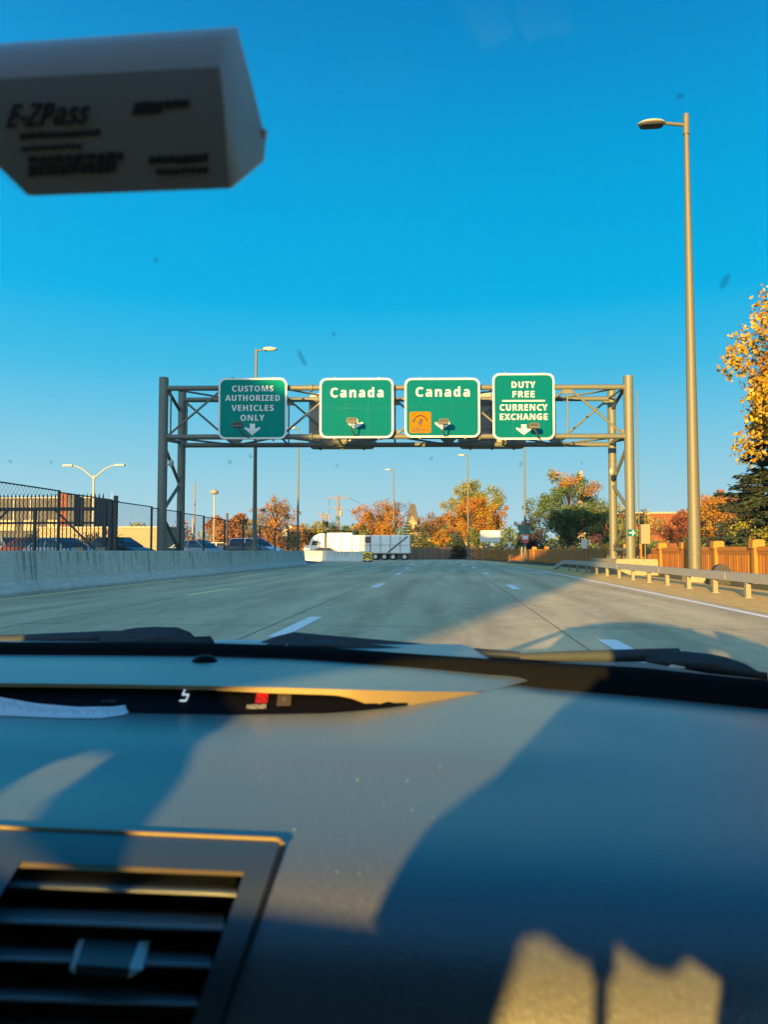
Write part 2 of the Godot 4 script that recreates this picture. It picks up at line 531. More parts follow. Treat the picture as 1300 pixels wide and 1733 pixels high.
# A low mass of leaves that reads as one bank of growth.
func bank(called: String, label: String, line: Array, h: float, depth: float, pal: Array, count: int, size: float, sd: int) -> Node:
	rng.seed = sd
	var L := Leaves.new()
	for k in count:
		var f := rng.randf() * (line.size() - 1)
		var i := mini(int(f), line.size() - 2)
		var p: Vector3 = (line[i] as Vector3).lerp(line[i + 1], f - i)
		var hh := h * (0.72 + 0.28 * sin(f * 9.0 + sd) + 0.16 * sin(f * 23.0))
		var y := hh * sqrt(rng.randf())
		p += Vector3(rng.randfn() * 0.3, y, rng.randf_range(-0.5, 0.5) * depth)
		var col: Color = pal[int(absf(sin(f * 7.3 + sd) * 2.2 + rng.randf() * 1.2)) % pal.size()] * rng.randf_range(0.6, 1.35)
		var a := rnd_dir() * size * rng.randf_range(0.6, 1.2)
		L.add(p, a, a.cross(rnd_dir()).normalized() * size * 0.55, Color(col.r, col.g, col.b))
	var o := MeshInstance3D.new()
	o.mesh = L.mesh(); o.material_override = M.leaf
	hold(called, o, self)
	tag(o, label, "bushes")
	o.set_meta("kind", "stuff")
	return o

# ---------------------------------------------------------------- things that repeat
func street_lamp(called: String, label: String, at: Vector3, h: float, side: float, reach: float, r := 0.11, head := 0.62) -> Node3D:
	var t := thing(called, label, "street lamp", at, 0.0, "street lamps along the road")
	var st := mb()
	tube(st, [Vector3(0, 0, 0), Vector3(0, h, 0)], [r, r * 0.5], 12)
	part("pole", st, M.pole, t)
	st = mb()
	box(st, Vector3(0, 0.03, 0), Vector3(r * 4.2, 0.06, r * 4.2))
	tube(st, [Vector3(0, 0.06, 0), Vector3(0, 0.3, 0)], [r * 1.5, r * 1.35], 12)
	part("base_plate", st, M.steel, t)
	st = mb()
	tube(st, [Vector3(0, h - 0.12, 0), Vector3(side * reach, h - 0.03, 0)], [0.045, 0.04], 8)
	part("arm", st, M.pole, t)
	st = mb()
	prism(st, pv([reach - 0.1, h - 0.1, reach + head, h - 0.07, reach + head + 0.04, h - 0.02, reach + head * 0.5, h + 0.07, reach - 0.1, h + 0.04]), -0.14, 0.14, Transform3D(Basis.from_scale(Vector3(side, 1, side)), Vector3.ZERO))
	var hd := part("lamp_head", st, M.lamp_body, t)
	st = mb()
	box(st, Vector3(side * (reach + head * 0.5), h - 0.105, 0), Vector3(head * 0.7, 0.02, 0.2))
	part("lens", st, M.lens, hd)
	return t

func arrow_down(cx: float, y0: float, y1: float, w: float, z: float, m: Material, parent: Node):
	var st := mb()
	var s := w * 0.17
	var mid := y0 + (y1 - y0) * 0.55
	prism(st, pv([cx - s, y1, cx - s, mid, cx - w * 0.5, y0 + (y1 - y0) * 0.72, cx - w * 0.5, y0 + (y1 - y0) * 0.55, cx, y0, cx + w * 0.5, y0 + (y1 - y0) * 0.55, cx + w * 0.5, y0 + (y1 - y0) * 0.72, cx + s, mid, cx + s, y1]), z, z + 0.006)
	part("arrow", st, m, parent)

func sign_panel(called: String, label: String, at: Vector3, turn: float, w: float, h: float, face: Material, seams: Array) -> Node3D:   # its base is the middle of its lower edge
	var t := thing(called, label, "road sign", at, turn, "green signs on the gantry")
	var st := mb()
	prism(st, rounded(-w / 2, 0, w / 2, h, 0.32), -0.05, 0.0)
	part("border", st, M.sign_white, t)
	st = mb()
	prism(st, rounded(-w / 2 + 0.085, 0.085, w / 2 - 0.085, h - 0.085, 0.26), 0.0005, 0.004)
	var p := part("panel", st, face, t)
	st = mb()
	for x in seams[0]:
		for k in 18: box(st, Vector3(-w / 2 + w * x, 0.16 + (h - 0.32) * k / 17.0, 0.004), Vector3(0.018, 0.03, 0.004))
	for y in seams[1]:
		for k in 22: box(st, Vector3(-w / 2 + 0.15 + (w - 0.3) * k / 21.0, h * y, 0.0045), Vector3(0.03, 0.016, 0.004))
	var rv := part("rivets", st, M.sign_seam, p)
	rv.set_meta("kind", "stuff")
	st = mb()
	for s in [-0.3, 0.3]:
		st = mb()
		box(st, Vector3(w * s, h * 0.5, -0.14), Vector3(0.1, h * 1.04, 0.16))
		part("mounting_rail", st, M.steel, t)
	return t

func sign_light(label: String, at: Vector3, turn: float, elbow: Vector3, foot: Vector3):
	var t := thing("sign_light", label, "sign light", at, turn, "floodlights on arms below the gantry signs")
	var st := mb()
	tube(st, [Vector3(0, -0.12, 0), elbow, foot], [0.035], 6)
	part("arm", st, M.dark_steel, t)
	st = mb()
	prism(st, pv([-0.22, -0.12, 0.22, -0.12, 0.25, 0.01, 0.2, 0.12, -0.2, 0.12, -0.25, 0.01]), -0.12, 0.12)
	part("housing", st, M.dark_steel, t)
	st = mb()
	box(st, Vector3(0, 0.035, 0.126), Vector3(0.38, 0.10, 0.01))
	part("visor", st, M.print_black, t)

func wheel_on(parent: Node, at: Vector3, r: float, w: float, axis: Vector3):
	var st := mb()
	tube(st, [at - axis * w * 0.5, at - axis * w * 0.4, at + axis * w * 0.4, at + axis * w * 0.5], [r * 0.88, r, r, r * 0.88], 18)
	var o := part("wheel", st, M.tyre, parent)
	st = mb()
	tube(st, [at - axis * (w * 0.5 + 0.008), at + axis * (w * 0.5 + 0.008)], [r * 0.58], 14)
	part("rim", st, M.rim, o)

func parked_car(label: String, at: Vector3, turn: float, paint: Color, high := 1.0, cat := "car") -> Node3D:
	var t := thing("parked_car" if cat == "car" else "parked_van", label, cat, at, turn, "vehicles parked behind the concrete barrier")
	var m := StandardMaterial3D.new()
	m.albedo_color = paint.linear_to_srgb(); m.roughness = 0.35; m.clearcoat_enabled = true; m.clearcoat = 0.6
	var van := cat == "van"
	var k := high
	var st := mb()
	prism(st, pv([-2.2, 0.28, 2.2, 0.28, 2.28, 0.58 * k, 2.12, 0.74 * k, 1.7, 0.84 * k, 1.1, 0.93 * k, -1.95, 0.95 * k, -2.24, 0.86 * k, -2.28, 0.5 * k]), -0.86, 0.86)
	part("body", st, m, t)
	var b0 := -2.1 if van else -1.85
	var b1 := -1.95 if van else -1.1
	var rings := []
	for q in [[b0, 1.2, 0.93, 0.8], [lerpf(b0, b1, 0.5), 0.8, 1.2, 0.74], [b1, 0.3, 1.42, 0.62]]:
		rings.append(PackedVector3Array([Vector3(q[0], q[2] * k, -q[3]), Vector3(q[0], q[2] * k, q[3]), Vector3(q[1], q[2] * k, q[3]), Vector3(q[1], q[2] * k, -q[3])]))
	st = mb()
	loft(st, rings, true, false)
	part("windows", st, M.window_dark, t)
	st = mb()
	box(st, Vector3((b1 + 0.3) * 0.5, 1.435 * k, 0), Vector3(0.36 - b1, 0.045, 1.24))
	for s in [-1, 1]:
		for q in [[1.2, 0.3], [-0.35, -0.35], [b0, b1]]:
			bar(st, Vector3(q[0], 0.94 * k, 0.795 * s), Vector3(q[1], 1.42 * k, 0.625 * s), 0.09, 0.07)
	part("roof", st, m, t)
	for x in [-1.35, 1.4]:
		for s in [-1, 1]:
			wheel_on(t, Vector3(x, 0.33, 0.8 * s), 0.33, 0.22, Vector3(0, 0, 1))
	for s in [-1, 1]:
		st = mb()
		box(st, Vector3(2.2, 0.66 * k, 0.62 * s), Vector3(0.12, 0.14, 0.32))
		part("headlight", st, M.lamp_body, t)
	return t

func post_sign(called: String, label: String, at: Vector3, h: float, w: float, sh: float, face: Material, turn := 0.0, cat := "road sign", r := 0.035, over := 0.0) -> Node3D:
	var t := thing(called, label, cat, at, turn)
	var st := mb()
	tube(st, [Vector3.ZERO, Vector3(0, h + over, 0)], [r], 7)
	part("post", st, M.pole, t)
	st = mb()
	prism(st, rounded(-w / 2, h - sh, w / 2, h, minf(w, sh) * 0.12), r + 0.002, r + 0.022)
	part("plate", st, face, t)
	return t

func utility_pole(label: String, at: Vector3, h: float, wide: float):
	var t := thing("utility_pole", label, "utility pole", at, 0.15, "wooden utility poles far behind the trailer")
	var st := mb()
	tube(st, [Vector3.ZERO, Vector3(0, h, 0)], [0.24, 0.17], 8)
	part("pole", st, M.wood_pole, t)
	for y in [h - 0.55, h - 2.3]:
		st = mb()
		box(st, Vector3(0, y, 0.18), Vector3(wide if y > h - 1 else wide * 0.6, 0.16, 0.14))
		var c := part("crossarm", st, M.wood_pole, t)
		for x in [-0.46, -0.2, 0.2, 0.46]:
			st = mb()
			tube(st, [Vector3(x * wide, y + 0.08, 0.18), Vector3(x * wide, y + 0.28, 0.18)], [0.07, 0.05], 6)
			part("insulator", st, M.lamp_body, c)
	st = mb()
	tube(st, [Vector3(0.35, h - 3.6, 0.1), Vector3(0.35, h - 2.7, 0.1)], [0.24], 10)
	part("transformer", st, M.sign_back, t)

func wire_between(label: String, a: Vector3, b: Vector3, sag: float):
	var st := mb()
	var pts := []
	for i in 9:
		var f := i / 8.0
		pts.append(a.lerp(b, f) - Vector3(0, sag * 4.0 * f * (1 - f), 0))
	tube(st, pts, [0.022], 4)
	tag(part("overhead_wire", st, M.wire, self), label, "wire", "wires from the utility poles")

# ---------------------------------------------------------------- the scene
func _ready():
	var cam := Camera3D.new()
	cam.name = "camera"
	cam.position = EYE
	cam.rotation_degrees = Vector3(PITCH, YAW, 0)
	var lens := CameraAttributesPhysical.new()
	lens.frustum_focal_length = 18.003
	lens.frustum_focus_distance = 22.0
	lens.exposure_aperture = 5.6
	lens.frustum_near = 0.05
	lens.frustum_far = 2000.0
	cam.attributes = lens
	cam.near = 0.05; cam.far = 2000.0
	cam.fov = 67.37
	add_child(cam)
	cam.current = true

	var env := WorldEnvironment.new()
	env.name = "environment"
	var e := Environment.new()
	e.background_mode = Environment.BG_SKY
	var sky := Sky.new()
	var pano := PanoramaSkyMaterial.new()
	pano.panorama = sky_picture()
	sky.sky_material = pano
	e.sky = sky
	e.tonemap_mode = Environment.TONE_MAPPER_LINEAR
	e.tonemap_exposure = SKY_DIV
	e.sdfgi_enabled = true; e.ssao_enabled = true; e.ssil_enabled = true
	env.environment = e
	add_child(env)

	var sun := DirectionalLight3D.new()
	sun.name = "sun"
	sun.light_color = lin(1.0, 0.60, 0.15)
	sun.light_energy = 1.6
	sun.light_angular_distance = 0.42
	sun.shadow_enabled = true
	add_child(sun)
	sun.look_at_from_position(Vector3.ZERO, Vector3(sin(deg_to_rad(15.0)), -0.1228, -cos(deg_to_rad(15.0))))

	materials()
	ground()
	road()
	barriers()
	buildings()
	gantry()
	lamps()
	right_side()
	left_side()
	far_end()
	trees()
	cabin()

func ground():
	var st := mb()
	quad(st, Vector3(-700, -0.05, 200), Vector3(700, -0.05, 200), Vector3(700, -0.05, -900), Vector3(-700, -0.05, -900))
	structure("ground", st, M.earth)
	st = mb()
	quad(st, Vector3(-70, 0.34, 30), Vector3(-12.6, 0.34, 30), Vector3(-12.6, 0.34, -64), Vector3(-70, 0.34, -64))
	quad(st, Vector3(-12.6, 0.34, 30), Vector3(-11.15, -0.04, 30), Vector3(-11.15, -0.04, -64), Vector3(-12.6, 0.34, -64))
	quad(st, Vector3(-70, 0.34, -64), Vector3(-12.6, 0.34, -64), Vector3(-11.5, -0.04, -74), Vector3(-70, -0.04, -74))
	tri(st, Vector3(-12.6, 0.34, -64), Vector3(-11.15, -0.04, -64), Vector3(-11.5, -0.04, -74))
	structure("parking_lot", st, M.lot)
	st = mb()
	quad(st, Vector3(8.6, -0.01, 60), Vector3(60, -0.01, 60), Vector3(60, -0.01, -97), Vector3(8.6, -0.01, -97))
	quad(st, Vector3(1.0, -0.02, -60), Vector3(8.6, -0.02, -60), Vector3(8.6, -0.02, -97), Vector3(1.0, -0.02, -97))
	structure("verge", st, M.grass)

const EDGE := [-80, 5.55, 26, 5.55, 40, 5.42, 58, 4.75, 75, 3.9, 86, 2.9, 97, 1.2]   # metres ahead, right edge of the road

func road():
	var st := mb()
	var zs := [-80]
	for k in 45: zs.append(-76 + 4 * k)
	for i in zs.size() - 1:
		if zs[i + 1] > 97: break
		var z0: float = zs[i]; var z1: float = zs[i + 1]
		var p := []
		var l0 := -11.3 if z0 < 57 else -60.0
		for q in [[l0, z0], [track(EDGE, z0), z0], [track(EDGE, z1), z1], [l0, z1]]:
			p.append(Vector3(q[0], 0, -q[1]))
		var t := []
		for q in p: t.append(Vector2((q.x + 10.4) / 20.0, q.z / 48.0))
		quv(st, p, t)
	var rd := structure("road", st, M.road)
	st = mb()
	for i in 44:
		var z0 := -80.0 + i * 4; var z1 := z0 + 4
		if z1 > 97: break
		var w0 := 3.1 if z0 < 46 else lerpf(3.1, 1.2, clampf((z0 - 46) / 20, 0, 1))
		var w1 := 3.1 if z1 < 46 else lerpf(3.1, 1.2, clampf((z1 - 46) / 20, 0, 1))
		quad(st, Vector3(track(EDGE, z0), 0.004, -z0), Vector3(track(EDGE, z0) + w0, 0.012, -z0), Vector3(track(EDGE, z1) + w1, 0.012, -z1), Vector3(track(EDGE, z1), 0.004, -z1))
	structure("shoulder", st, M.shoulder)
	# painted lines: each dash a piece of the road
	var y := 0.005
	for d in [[-2.2, 9.7, 12.7, 0.11], [-2.22, 22.9, 25.9, 0.12], [-2.36, 35.2, 38.2, 0.12], [-2.6, 47.5, 50.5, 0.15], [-2.9, 60, 63, 0.15], [-3.4, 72, 75, 0.15], [1.95, -2.0, 1.0, 0.15], [1.95, 6.6, 9.75, 0.115], [1.94, 22.2, 25.2, 0.12], [1.82, 36.2, 39.2, 0.12], [1.62, 48.5, 51.5, 0.15], [1.3, 61, 64, 0.15], [0.8, 73, 76, 0.15]]:
		st = mb()
		quad(st, Vector3(d[0] - d[3], y, -d[1]), Vector3(d[0] + d[3], y, -d[1]), Vector3(d[0] + d[3], y, -d[2]), Vector3(d[0] - d[3], y, -d[2]))
		part("lane_marking", st, M.white_paint, rd)
	for d in [[-6.4, 18.4, 22.2, -6.38], [-6.45, 34.5, 55.0, -6.75], [-9.95, -10, 29.0, -10.1], [-8.6, 31.0, 36.5, -8.9]]:
		st = mb()
		quad(st, Vector3(d[0] - 0.1, y, -d[1]), Vector3(d[0] + 0.1, y, -d[1]), Vector3(d[3] + 0.1, y, -d[2]), Vector3(d[3] - 0.1, y, -d[2]))
		part("yellow_marking", st, M.yellow_paint, rd)
	st = mb()
	for i in 41:
		var z0 := -70.0 + i * 4; var z1 := z0 + 4
		if z1 > 95: break
		var a := track(EDGE, z0) - 0.3; var b := track(EDGE, z1) - 0.3
		quad(st, Vector3(a - 0.08, 0.008, -z0), Vector3(a + 0.08, 0.008, -z0), Vector3(b + 0.08, 0.008, -z1), Vector3(b - 0.08, 0.008, -z1))
	part("edge_line", st, M.white_paint, rd)
	# sealed joints between the slabs
	for x in [-6.2, -2.45, 1.7]:
		st = mb()
		var w := 0.011
		quad(st, Vector3(x - w, 0.003, 40), Vector3(x + w, 0.003, 40), Vector3(x - 0.3 + w, 0.003, -58), Vector3(x - 0.3 - w, 0.003, -58))
		part("sealed_joint", st, M.tar, rd)
	rng.seed = 55
	for q in [[-5.2, 9.0, 0.4, 26], [0.9, 12.0, 0.5, 22], [-3.6, 13.0, -0.5, 24], [3.4, 9.5, 0.2, 30], [-8.2, 16.0, 0.3, 24], [4.4, 15.5, -0.3, 20]]:
		st = mb()                                                # wandering cracks
		var p := Vector2(q[0], q[1])
		var dir: float = q[2]
		for i in q[3]:
			dir = clampf(dir + rng.randf_range(-0.5, 0.5), -1.1, 1.1)
			var n := p + Vector2(sin(dir), cos(dir)) * 0.32
			var w2 := rng.randf_range(0.0015, 0.004)
			quad(st, Vector3(p.x - w2, 0.0032, -p.y), Vector3(p.x + w2, 0.0032, -p.y), Vector3(n.x + w2, 0.0032, -n.y), Vector3(n.x - w2, 0.0032, -n.y))
			p = n
		part("crack", st, M.tar, rd)
	for k in 10:
		st = mb()
		var z := 5.2 + k * 6.0
		quad(st, Vector3(-10.3, 0.0025, -z), Vector3(5.2, 0.0025, -z), Vector3(5.2, 0.0025, -z - 0.02), Vector3(-10.3, 0.0025, -z - 0.02))
		part("sealed_joint", st, M.tar, rd)

func barrier_run(parent: Node, a: Vector3, b: Vector3, off: float, h := 1.1):
	var along := (b - a).normalized()
	var out := Vector3.UP.cross(along).normalized() * -1.0       # towards the right of the run
	var prof := [[0.0, 0.0, 1.0], [0.0, 0.09, 0.92], [-0.16, 0.34, 0.70], [-0.25, h, 0.02], [-0.47, h, 0.0], [-0.56, 0.34, 0.7], [-0.72, 0.0, 1.0]]
	var st := mb()
	var l := (b - a).length()
	for i in prof.size() - 1:
		var p: Array = prof[i]; var q: Array = prof[i + 1]
		var P := [a + out * p[0] + Vector3.UP * p[1], b + out * p[0] + Vector3.UP * p[1], b + out * q[0] + Vector3.UP * q[1], a + out * q[0] + Vector3.UP * q[1]]
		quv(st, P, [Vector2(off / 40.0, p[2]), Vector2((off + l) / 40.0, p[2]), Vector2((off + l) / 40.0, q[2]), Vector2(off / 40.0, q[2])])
	var flat := PackedVector2Array()
	for q in prof: flat.append(Vector2(q[0], q[1]))
	var cut := Geometry2D.triangulate_polygon(flat)
	for e in [a, b]:
		for i in cut:
			st.set_uv(Vector2(off / 40.0 + flat[i].x * 0.02, 1.0 - flat[i].y)); st.add_vertex(e + out * flat[i].x + Vector3.UP * flat[i].y)
	part("barrier_segment", st, M.barrier, parent)

func barriers():
	var t := thing("concrete_barrier", "long water-stained grey concrete barrier along the left edge of the road", "barrier", Vector3(-10.42, 0, -4))
	var z := -10.0
	var k := 0
	for l in [14.0, 6.2, 8.0, 7.6, 8.0, 8.1, 7.9, 6.6]:
		barrier_run(t, Vector3(0, 0, -z + 4), Vector3(0, 0, -(z + l - 0.006) + 4), z + 11.0 * k)
		z += l; k += 1
	t = thing("concrete_barrier", "short pale concrete barrier crossing behind the end of the long one", "barrier", Vector3(-10, 0, -76))
	barrier_run(t, Vector3(-5.6, 0, -3.6), Vector3(-1.6, 0, -1.0), 3.0, 1.08)
	barrier_run(t, Vector3(-1.57, 0, -0.98), Vector3(2.05, 0, 1.4), 14.0, 1.05)

func buildings():
	# two blocks behind and to the left, out of the picture, whose long shadows lie across the road
	for b in [["office_building", "brick office block behind the car on the left, the taller one", -49.9, -36.3, 22.2], ["office_building", "brick office block behind the car on the left, the lower one nearest the road", -36.2, -23.2, 17.6]]:
		var t := thing(b[0], b[1], "building", Vector3((b[2] + b[3]) / 2, 0, 68))
		var w: float = b[3] - b[2]
		var st := mb()
		box(st, Vector3(0, b[4] / 2, 0), Vector3(w, b[4], 16))
		part("wall", st, M.brick, t)
		for r in 4:
			for c in int(w / 3.2):
				st = mb()
				box(st, Vector3(-w / 2 + 1.9 + c * 3.2, 2.6 + r * 4.0, -8.02), Vector3(1.6, 2.0, 0.06))
				part("window", st, M.window_dark, t)

const GAT := Vector3(-13.4, 0, -35.0)
const GTURN := 0.06894
func gantry():
	var t := thing("sign_gantry", "grey steel tube gantry spanning the whole road and carrying the green signs", "gantry", GAT, GTURN)
	var L := 21.9
	var zr := -2.8
	for q in [[0.0, 0.0, 0.0, 0.22], [0.1, zr, 0.0, 0.2], [L, 0.0, 0.72, 0.225], [L, zr, 0.72, 0.2]]:
		var st := mb()
		tube(st, [Vector3(q[0], q[2], q[1]), Vector3(q[0], 9.28, q[1])], [q[3]], 18)
		var leg := part("leg", st, M.steel, t)
		st = mb()
		tube(st, [Vector3(q[0], q[2], q[1]), Vector3(q[0], q[2] + 0.05, q[1])], [q[3] * 1.9], 16)
		for k in 8: tube(st, [Vector3(q[0] + cos(k * PI / 4) * q[3] * 1.5, q[2] + 0.05, q[1] + sin(k * PI / 4) * q[3] * 1.5), Vector3(q[0] + cos(k * PI / 4) * q[3] * 1.5, q[2] + 0.14, q[1] + sin(k * PI / 4) * q[3] * 1.5)], [0.03], 6)
		part("base_plate", st, M.steel, leg)
		for y in [2.9, 5.6, 8.2]:
			st = mb()
			tube(st, [Vector3(q[0], y, q[1]), Vector3(q[0], y + 0.07, q[1])], [q[3] * 1.05], 18)
			part("collar", st, M.steel, leg)
	for x in [0.0, L]:                                           # zigzag between the front and rear leg of each tower
		var zig := [[9.0, 0, 8.2, 1], [6.35, 0, 6.6, 1], [6.2, 0, 4.5, 1], [4.4, 1, 2.9, 0], [2.8, 0, 1.2, 1], [1.15, 0, 1.15, 1]]
		for q in zig:
			var st := mb()
			tube(st, [Vector3(x, q[0], q[1] * zr), Vector3(x, q[2], q[3] * zr)], [0.085], 8)
			part("brace", st, M.steel, t)
	for q in [[8.77, 0.0], [6.45, 0.0], [8.77, zr], [6.45, zr]]:
		var st := mb()
		tube(st, [Vector3(0, q[0], q[1]), Vector3(L, q[0], q[1])], [0.125], 12)
		var ch := part("chord", st, M.steel, t)
		for x in [7.0, 14.9]:
			st = mb()
			tube(st, [Vector3(x - 0.06, q[0], q[1]), Vector3(x + 0.06, q[0], q[1])], [0.19], 12)
			part("flange", st, M.steel, ch)
	var n := 8
	for i in n:
		var x0 := 0.15 + (L - 0.3) * i / n; var x1 := 0.15 + (L - 0.3) * (i + 1) / n
		var up := i % 2 == 0
		for z in [0.0, zr]:
			var flip: bool = up == (z == 0.0)
			var st := mb()
			tube(st, [Vector3(x0, 6.45 if flip else 8.77, z), Vector3(x1, 8.77 if flip else 6.45, z)], [0.055], 7)
			part("brace", st, M.steel, t)
			st = mb()
			box(st, Vector3(x1, 8.62 if flip else 6.6, z), Vector3(0.5, 0.3, 0.05))
			part("gusset", st, M.steel, t)
			st = mb()
			tube(st, [Vector3(x0 if i else 0.35, 6.45, z), Vector3(x0 if i else 0.35, 8.77, z)], [0.04], 7)
			part("upright", st, M.steel, t)
		for y in [8.77, 6.45]:
			var st := mb()
			tube(st, [Vector3(x0 if up else x1, y, 0), Vector3(x1 if up else x0, y, zr)], [0.05], 7)
			part("brace", st, M.steel, t)
			st = mb()
			tube(st, [Vector3(x1, y, 0), Vector3(x1, y, zr)], [0.05], 7)
			part("cross_strut", st, M.steel, t)
	var B := Basis(Vector3.UP, GTURN)
	var place := func(x: float, y: float, z: float) -> Vector3: return GAT + B * Vector3(x, y, z)

	# footing under the right tower
	var ft := thing("concrete_footing", "pale concrete footing block under the right gantry legs", "footing", place.call(L, 0, -1.4), GTURN)
	var st := mb()
	prism(st, pv([-0.95, -0.1, 0.95, -0.1, 0.95, 0.66, 0.89, 0.72, -0.89, 0.72, -0.95, 0.66]), -2.3, 2.3)
	part("block", st, M.footing, ft)

	# the four signs that face the photograph
	var z := 0.45
	var s := sign_panel("overhead_sign", "green overhead sign reading customs authorized vehicles only, leftmost on the gantry", place.call(4.31, 6.28, z), GTURN, 3.2, 2.87, M.sign_green_lifted, [[0.5], [0.33]])
	var k := 0.0279
	var line := func(sg: Node, text: String, cx: float, y: float, w: float, cap: float, sp := 0.0):
		words(text, w, cap, M.sign_white, sg, Vector3(cx, y, 0.008), true, "lettering", Basis.IDENTITY, sp)
	line.call(s, "CUSTOMS", 0.0, 2.37, 1.93, 0.27, 2); line.call(s, "AUTHORIZED", 0.0, 1.93, 2.55, 0.27, 2)
	line.call(s, "VEHICLES", 0.0, 1.46, 1.97, 0.27, 2); line.call(s, "ONLY", 0.0, 1.0, 1.12, 0.27, 2)
	arrow_down(0.0, 0.18, 0.72, 0.72, 0.005, M.sign_white, s)
	s = sign_panel("overhead_sign", "green overhead Canada sign without an amber plaque, second from left on the gantry", place.call(9.16, 6.32, z), GTURN, 3.44, 2.81, M.sign_green, [[0.36, 0.66], [0.5]])
	line.call(s, "Canada", 0.02, 2.14, 2.46, 0.43, 5)
	arrow_down(-0.06, 0.42, 0.88, 0.72, 0.005, M.sign_white, s)
	s = sign_panel("overhead_sign", "green overhead Canada sign with an amber 20 mph rollover plaque in its corner", place.call(13.15, 6.34, z), GTURN, 3.5, 2.78, M.sign_green, [[0.36, 0.64], [0.52]])
	line.call(s, "Canada", 0.02, 2.14, 2.5, 0.43, 5)
	arrow_down(0.0, 0.36, 0.85, 0.68, 0.005, M.sign_white, s)
	st = mb()
	prism(st, rounded(-1.53, 0.2, -0.53, 1.2, 0.1), 0.005, 0.02)
	var pl := part("amber_plaque", st, M.amber, s)
	st = mb()
	var arc := []
	for i in 13:
		var a := lerpf(0.15, PI * 0.93, i / 12.0)
		arc.append(Vector3(-1.02 + cos(a) * 0.30, 0.72 + sin(a) * 0.30, 0.022))
	tube(st, arc, [0.028], 5)
	prism(st, pv([-1.42, 0.80, -1.24, 0.86, -1.32, 0.66]), 0.02, 0.03)
	prism(st, pv([-1.13, 0.62, -0.98, 0.57, -0.89, 0.84, -1.04, 0.89]), 0.02, 0.03)
	prism(st, pv([-1.20, 0.535, -0.82, 0.535, -0.82, 0.555, -1.20, 0.555]), 0.02, 0.03)
	part("truck_symbol", st, M.print_black, pl)
	words("20", 0.36, 0.2, M.print_black, pl, Vector3(-1.23, 0.37, 0.022), true)
	words("MPH", 0.36, 0.1, M.print_black, pl, Vector3(-0.82, 0.34, 0.022), true)
	s = sign_panel("overhead_sign", "green overhead sign reading duty free and currency exchange, rightmost on the gantry", place.call(16.92, 6.23, z), GTURN, 2.87, 3.1, M.sign_green, [[0.33, 0.66], [0.38]])
	line.call(s, "DUTY", 0.0, 2.56, 1.1, 0.28, 2); line.call(s, "FREE", 0.0, 2.12, 1.02, 0.28, 2)
	st = mb()
	box(st, Vector3(0.0, 1.81, 0.008), Vector3(1.98, 0.06, 0.008))
	part("divider_bar", st, M.sign_white, s)
	line.call(s, "CURRENCY", 0.0, 1.5, 2.2, 0.28, 2); line.call(s, "EXCHANGE", 0.0, 1.06, 2.2, 0.28, 2)
	arrow_down(0.0, 0.22, 0.7, 0.7, 0.005, M.sign_white, s)

	# two signs that face the other way: only their backs show
	for q in [[8.26, 3.46, 2.68, "back of a grey sign facing away, hung behind the left Canada sign"], [15.9, 3.46, 2.68, "back of a grey sign facing away, hung between Canada and duty free signs"]]:
		var o := thing("reverse_sign", q[3], "road sign", place.call(q[0], 6.28, -3.2), GTURN, "signs that face the other way")
		st = mb()
		prism(st, rounded(-q[1] / 2, 0, q[1] / 2, q[2] + 0.2, 0.3), -0.05, 0.0)
		part("panel", st, M.sign_back, o)
		for x in [-0.32, 0.0, 0.32]:
			st = mb()
			box(st, Vector3(x * q[1], 1.4, 0.08), Vector3(0.1, 2.9, 0.14))
			part("mounting_rail", st, M.steel, o)
		for y in [0.12, 1.1, 2.3]:
			st = mb()
			box(st, Vector3(0, y, 0.03), Vector3(q[1] - 0.3, 0.08, 0.05))
			part("stiffener", st, M.sign_back, o)
	for q in [[3.80, 6.80, -1, "floodlight on a bent arm in front of the customs sign arrow"], [9.0, 6.98, 1, "floodlight on an arm in front of the left Canada sign arrow"], [13.15, 6.92, 1, "floodlight on an arm in front of the Canada sign with the amber plaque"], [17.22, 6.72, -1, "floodlight on a bent arm in front of the duty free sign arrow"]]:
		sign_light(q[3], place.call(q[0], q[1], 1.35), GTURN, Vector3(0.12 * -q[2] + 0.1, -0.42, -0.1), Vector3(0.4 * -q[2] if q[2] < 0 else 0.15, 6.35 - q[1], -1.3))
	for q in [[0.18, 5.1, 0.12, 1.0, "small camera on a bracket at the left gantry tower"], [21.75, 4.85, -1.5, -1.0, "small camera on a bracket between the right gantry legs"]]:
		var o := thing("traffic_camera", q[4], "camera", place.call(q[0], q[1], q[2]), GTURN, "cameras on the gantry towers")
		st = mb()
		tube(st, [Vector3(0, 0, 0), Vector3(0.35 * q[3], 0.05, 0.3)], [0.03], 6)
		part("bracket", st, M.lamp_body, o)
		st = mb()
		tube(st, [Vector3(0.35 * q[3], 0.2, 0.3), Vector3(0.35 * q[3], 0.08, 0.3), Vector3(0.35 * q[3], -0.05, 0.3), Vector3(0.35 * q[3], -0.12, 0.3)], [0.09, 0.12, 0.11, 0.03], 10)
		part("dome", st, M.lamp_body, o)
	var bx := thing("control_cabinet", "cream metal control box on a post beside the right gantry legs", "control box", place.call(22.55, 0.0, -0.1), GTURN)
	st = mb()
	box(st, Vector3(0, 1.87, 0.1), Vector3(0.42, 0.9, 0.28))
	part("door", st, M.rail_post, bx)
	st = mb()
	tube(st, [Vector3(0.05, 0, 0), Vector3(0.05, 1.5, 0)], [0.03], 7)
	tube(st, [Vector3(-0.2, 2.3, -0.05), Vector3(-0.2, 8.6, -0.05)], [0.025], 6)
	part("conduit", st, M.steel, bx)
	var gm := thing("marker_plate", "little green plate with a white cross strapped to right gantry leg", "sign", place.call(21.9, 1.78, 0.24), GTURN)
	st = mb()
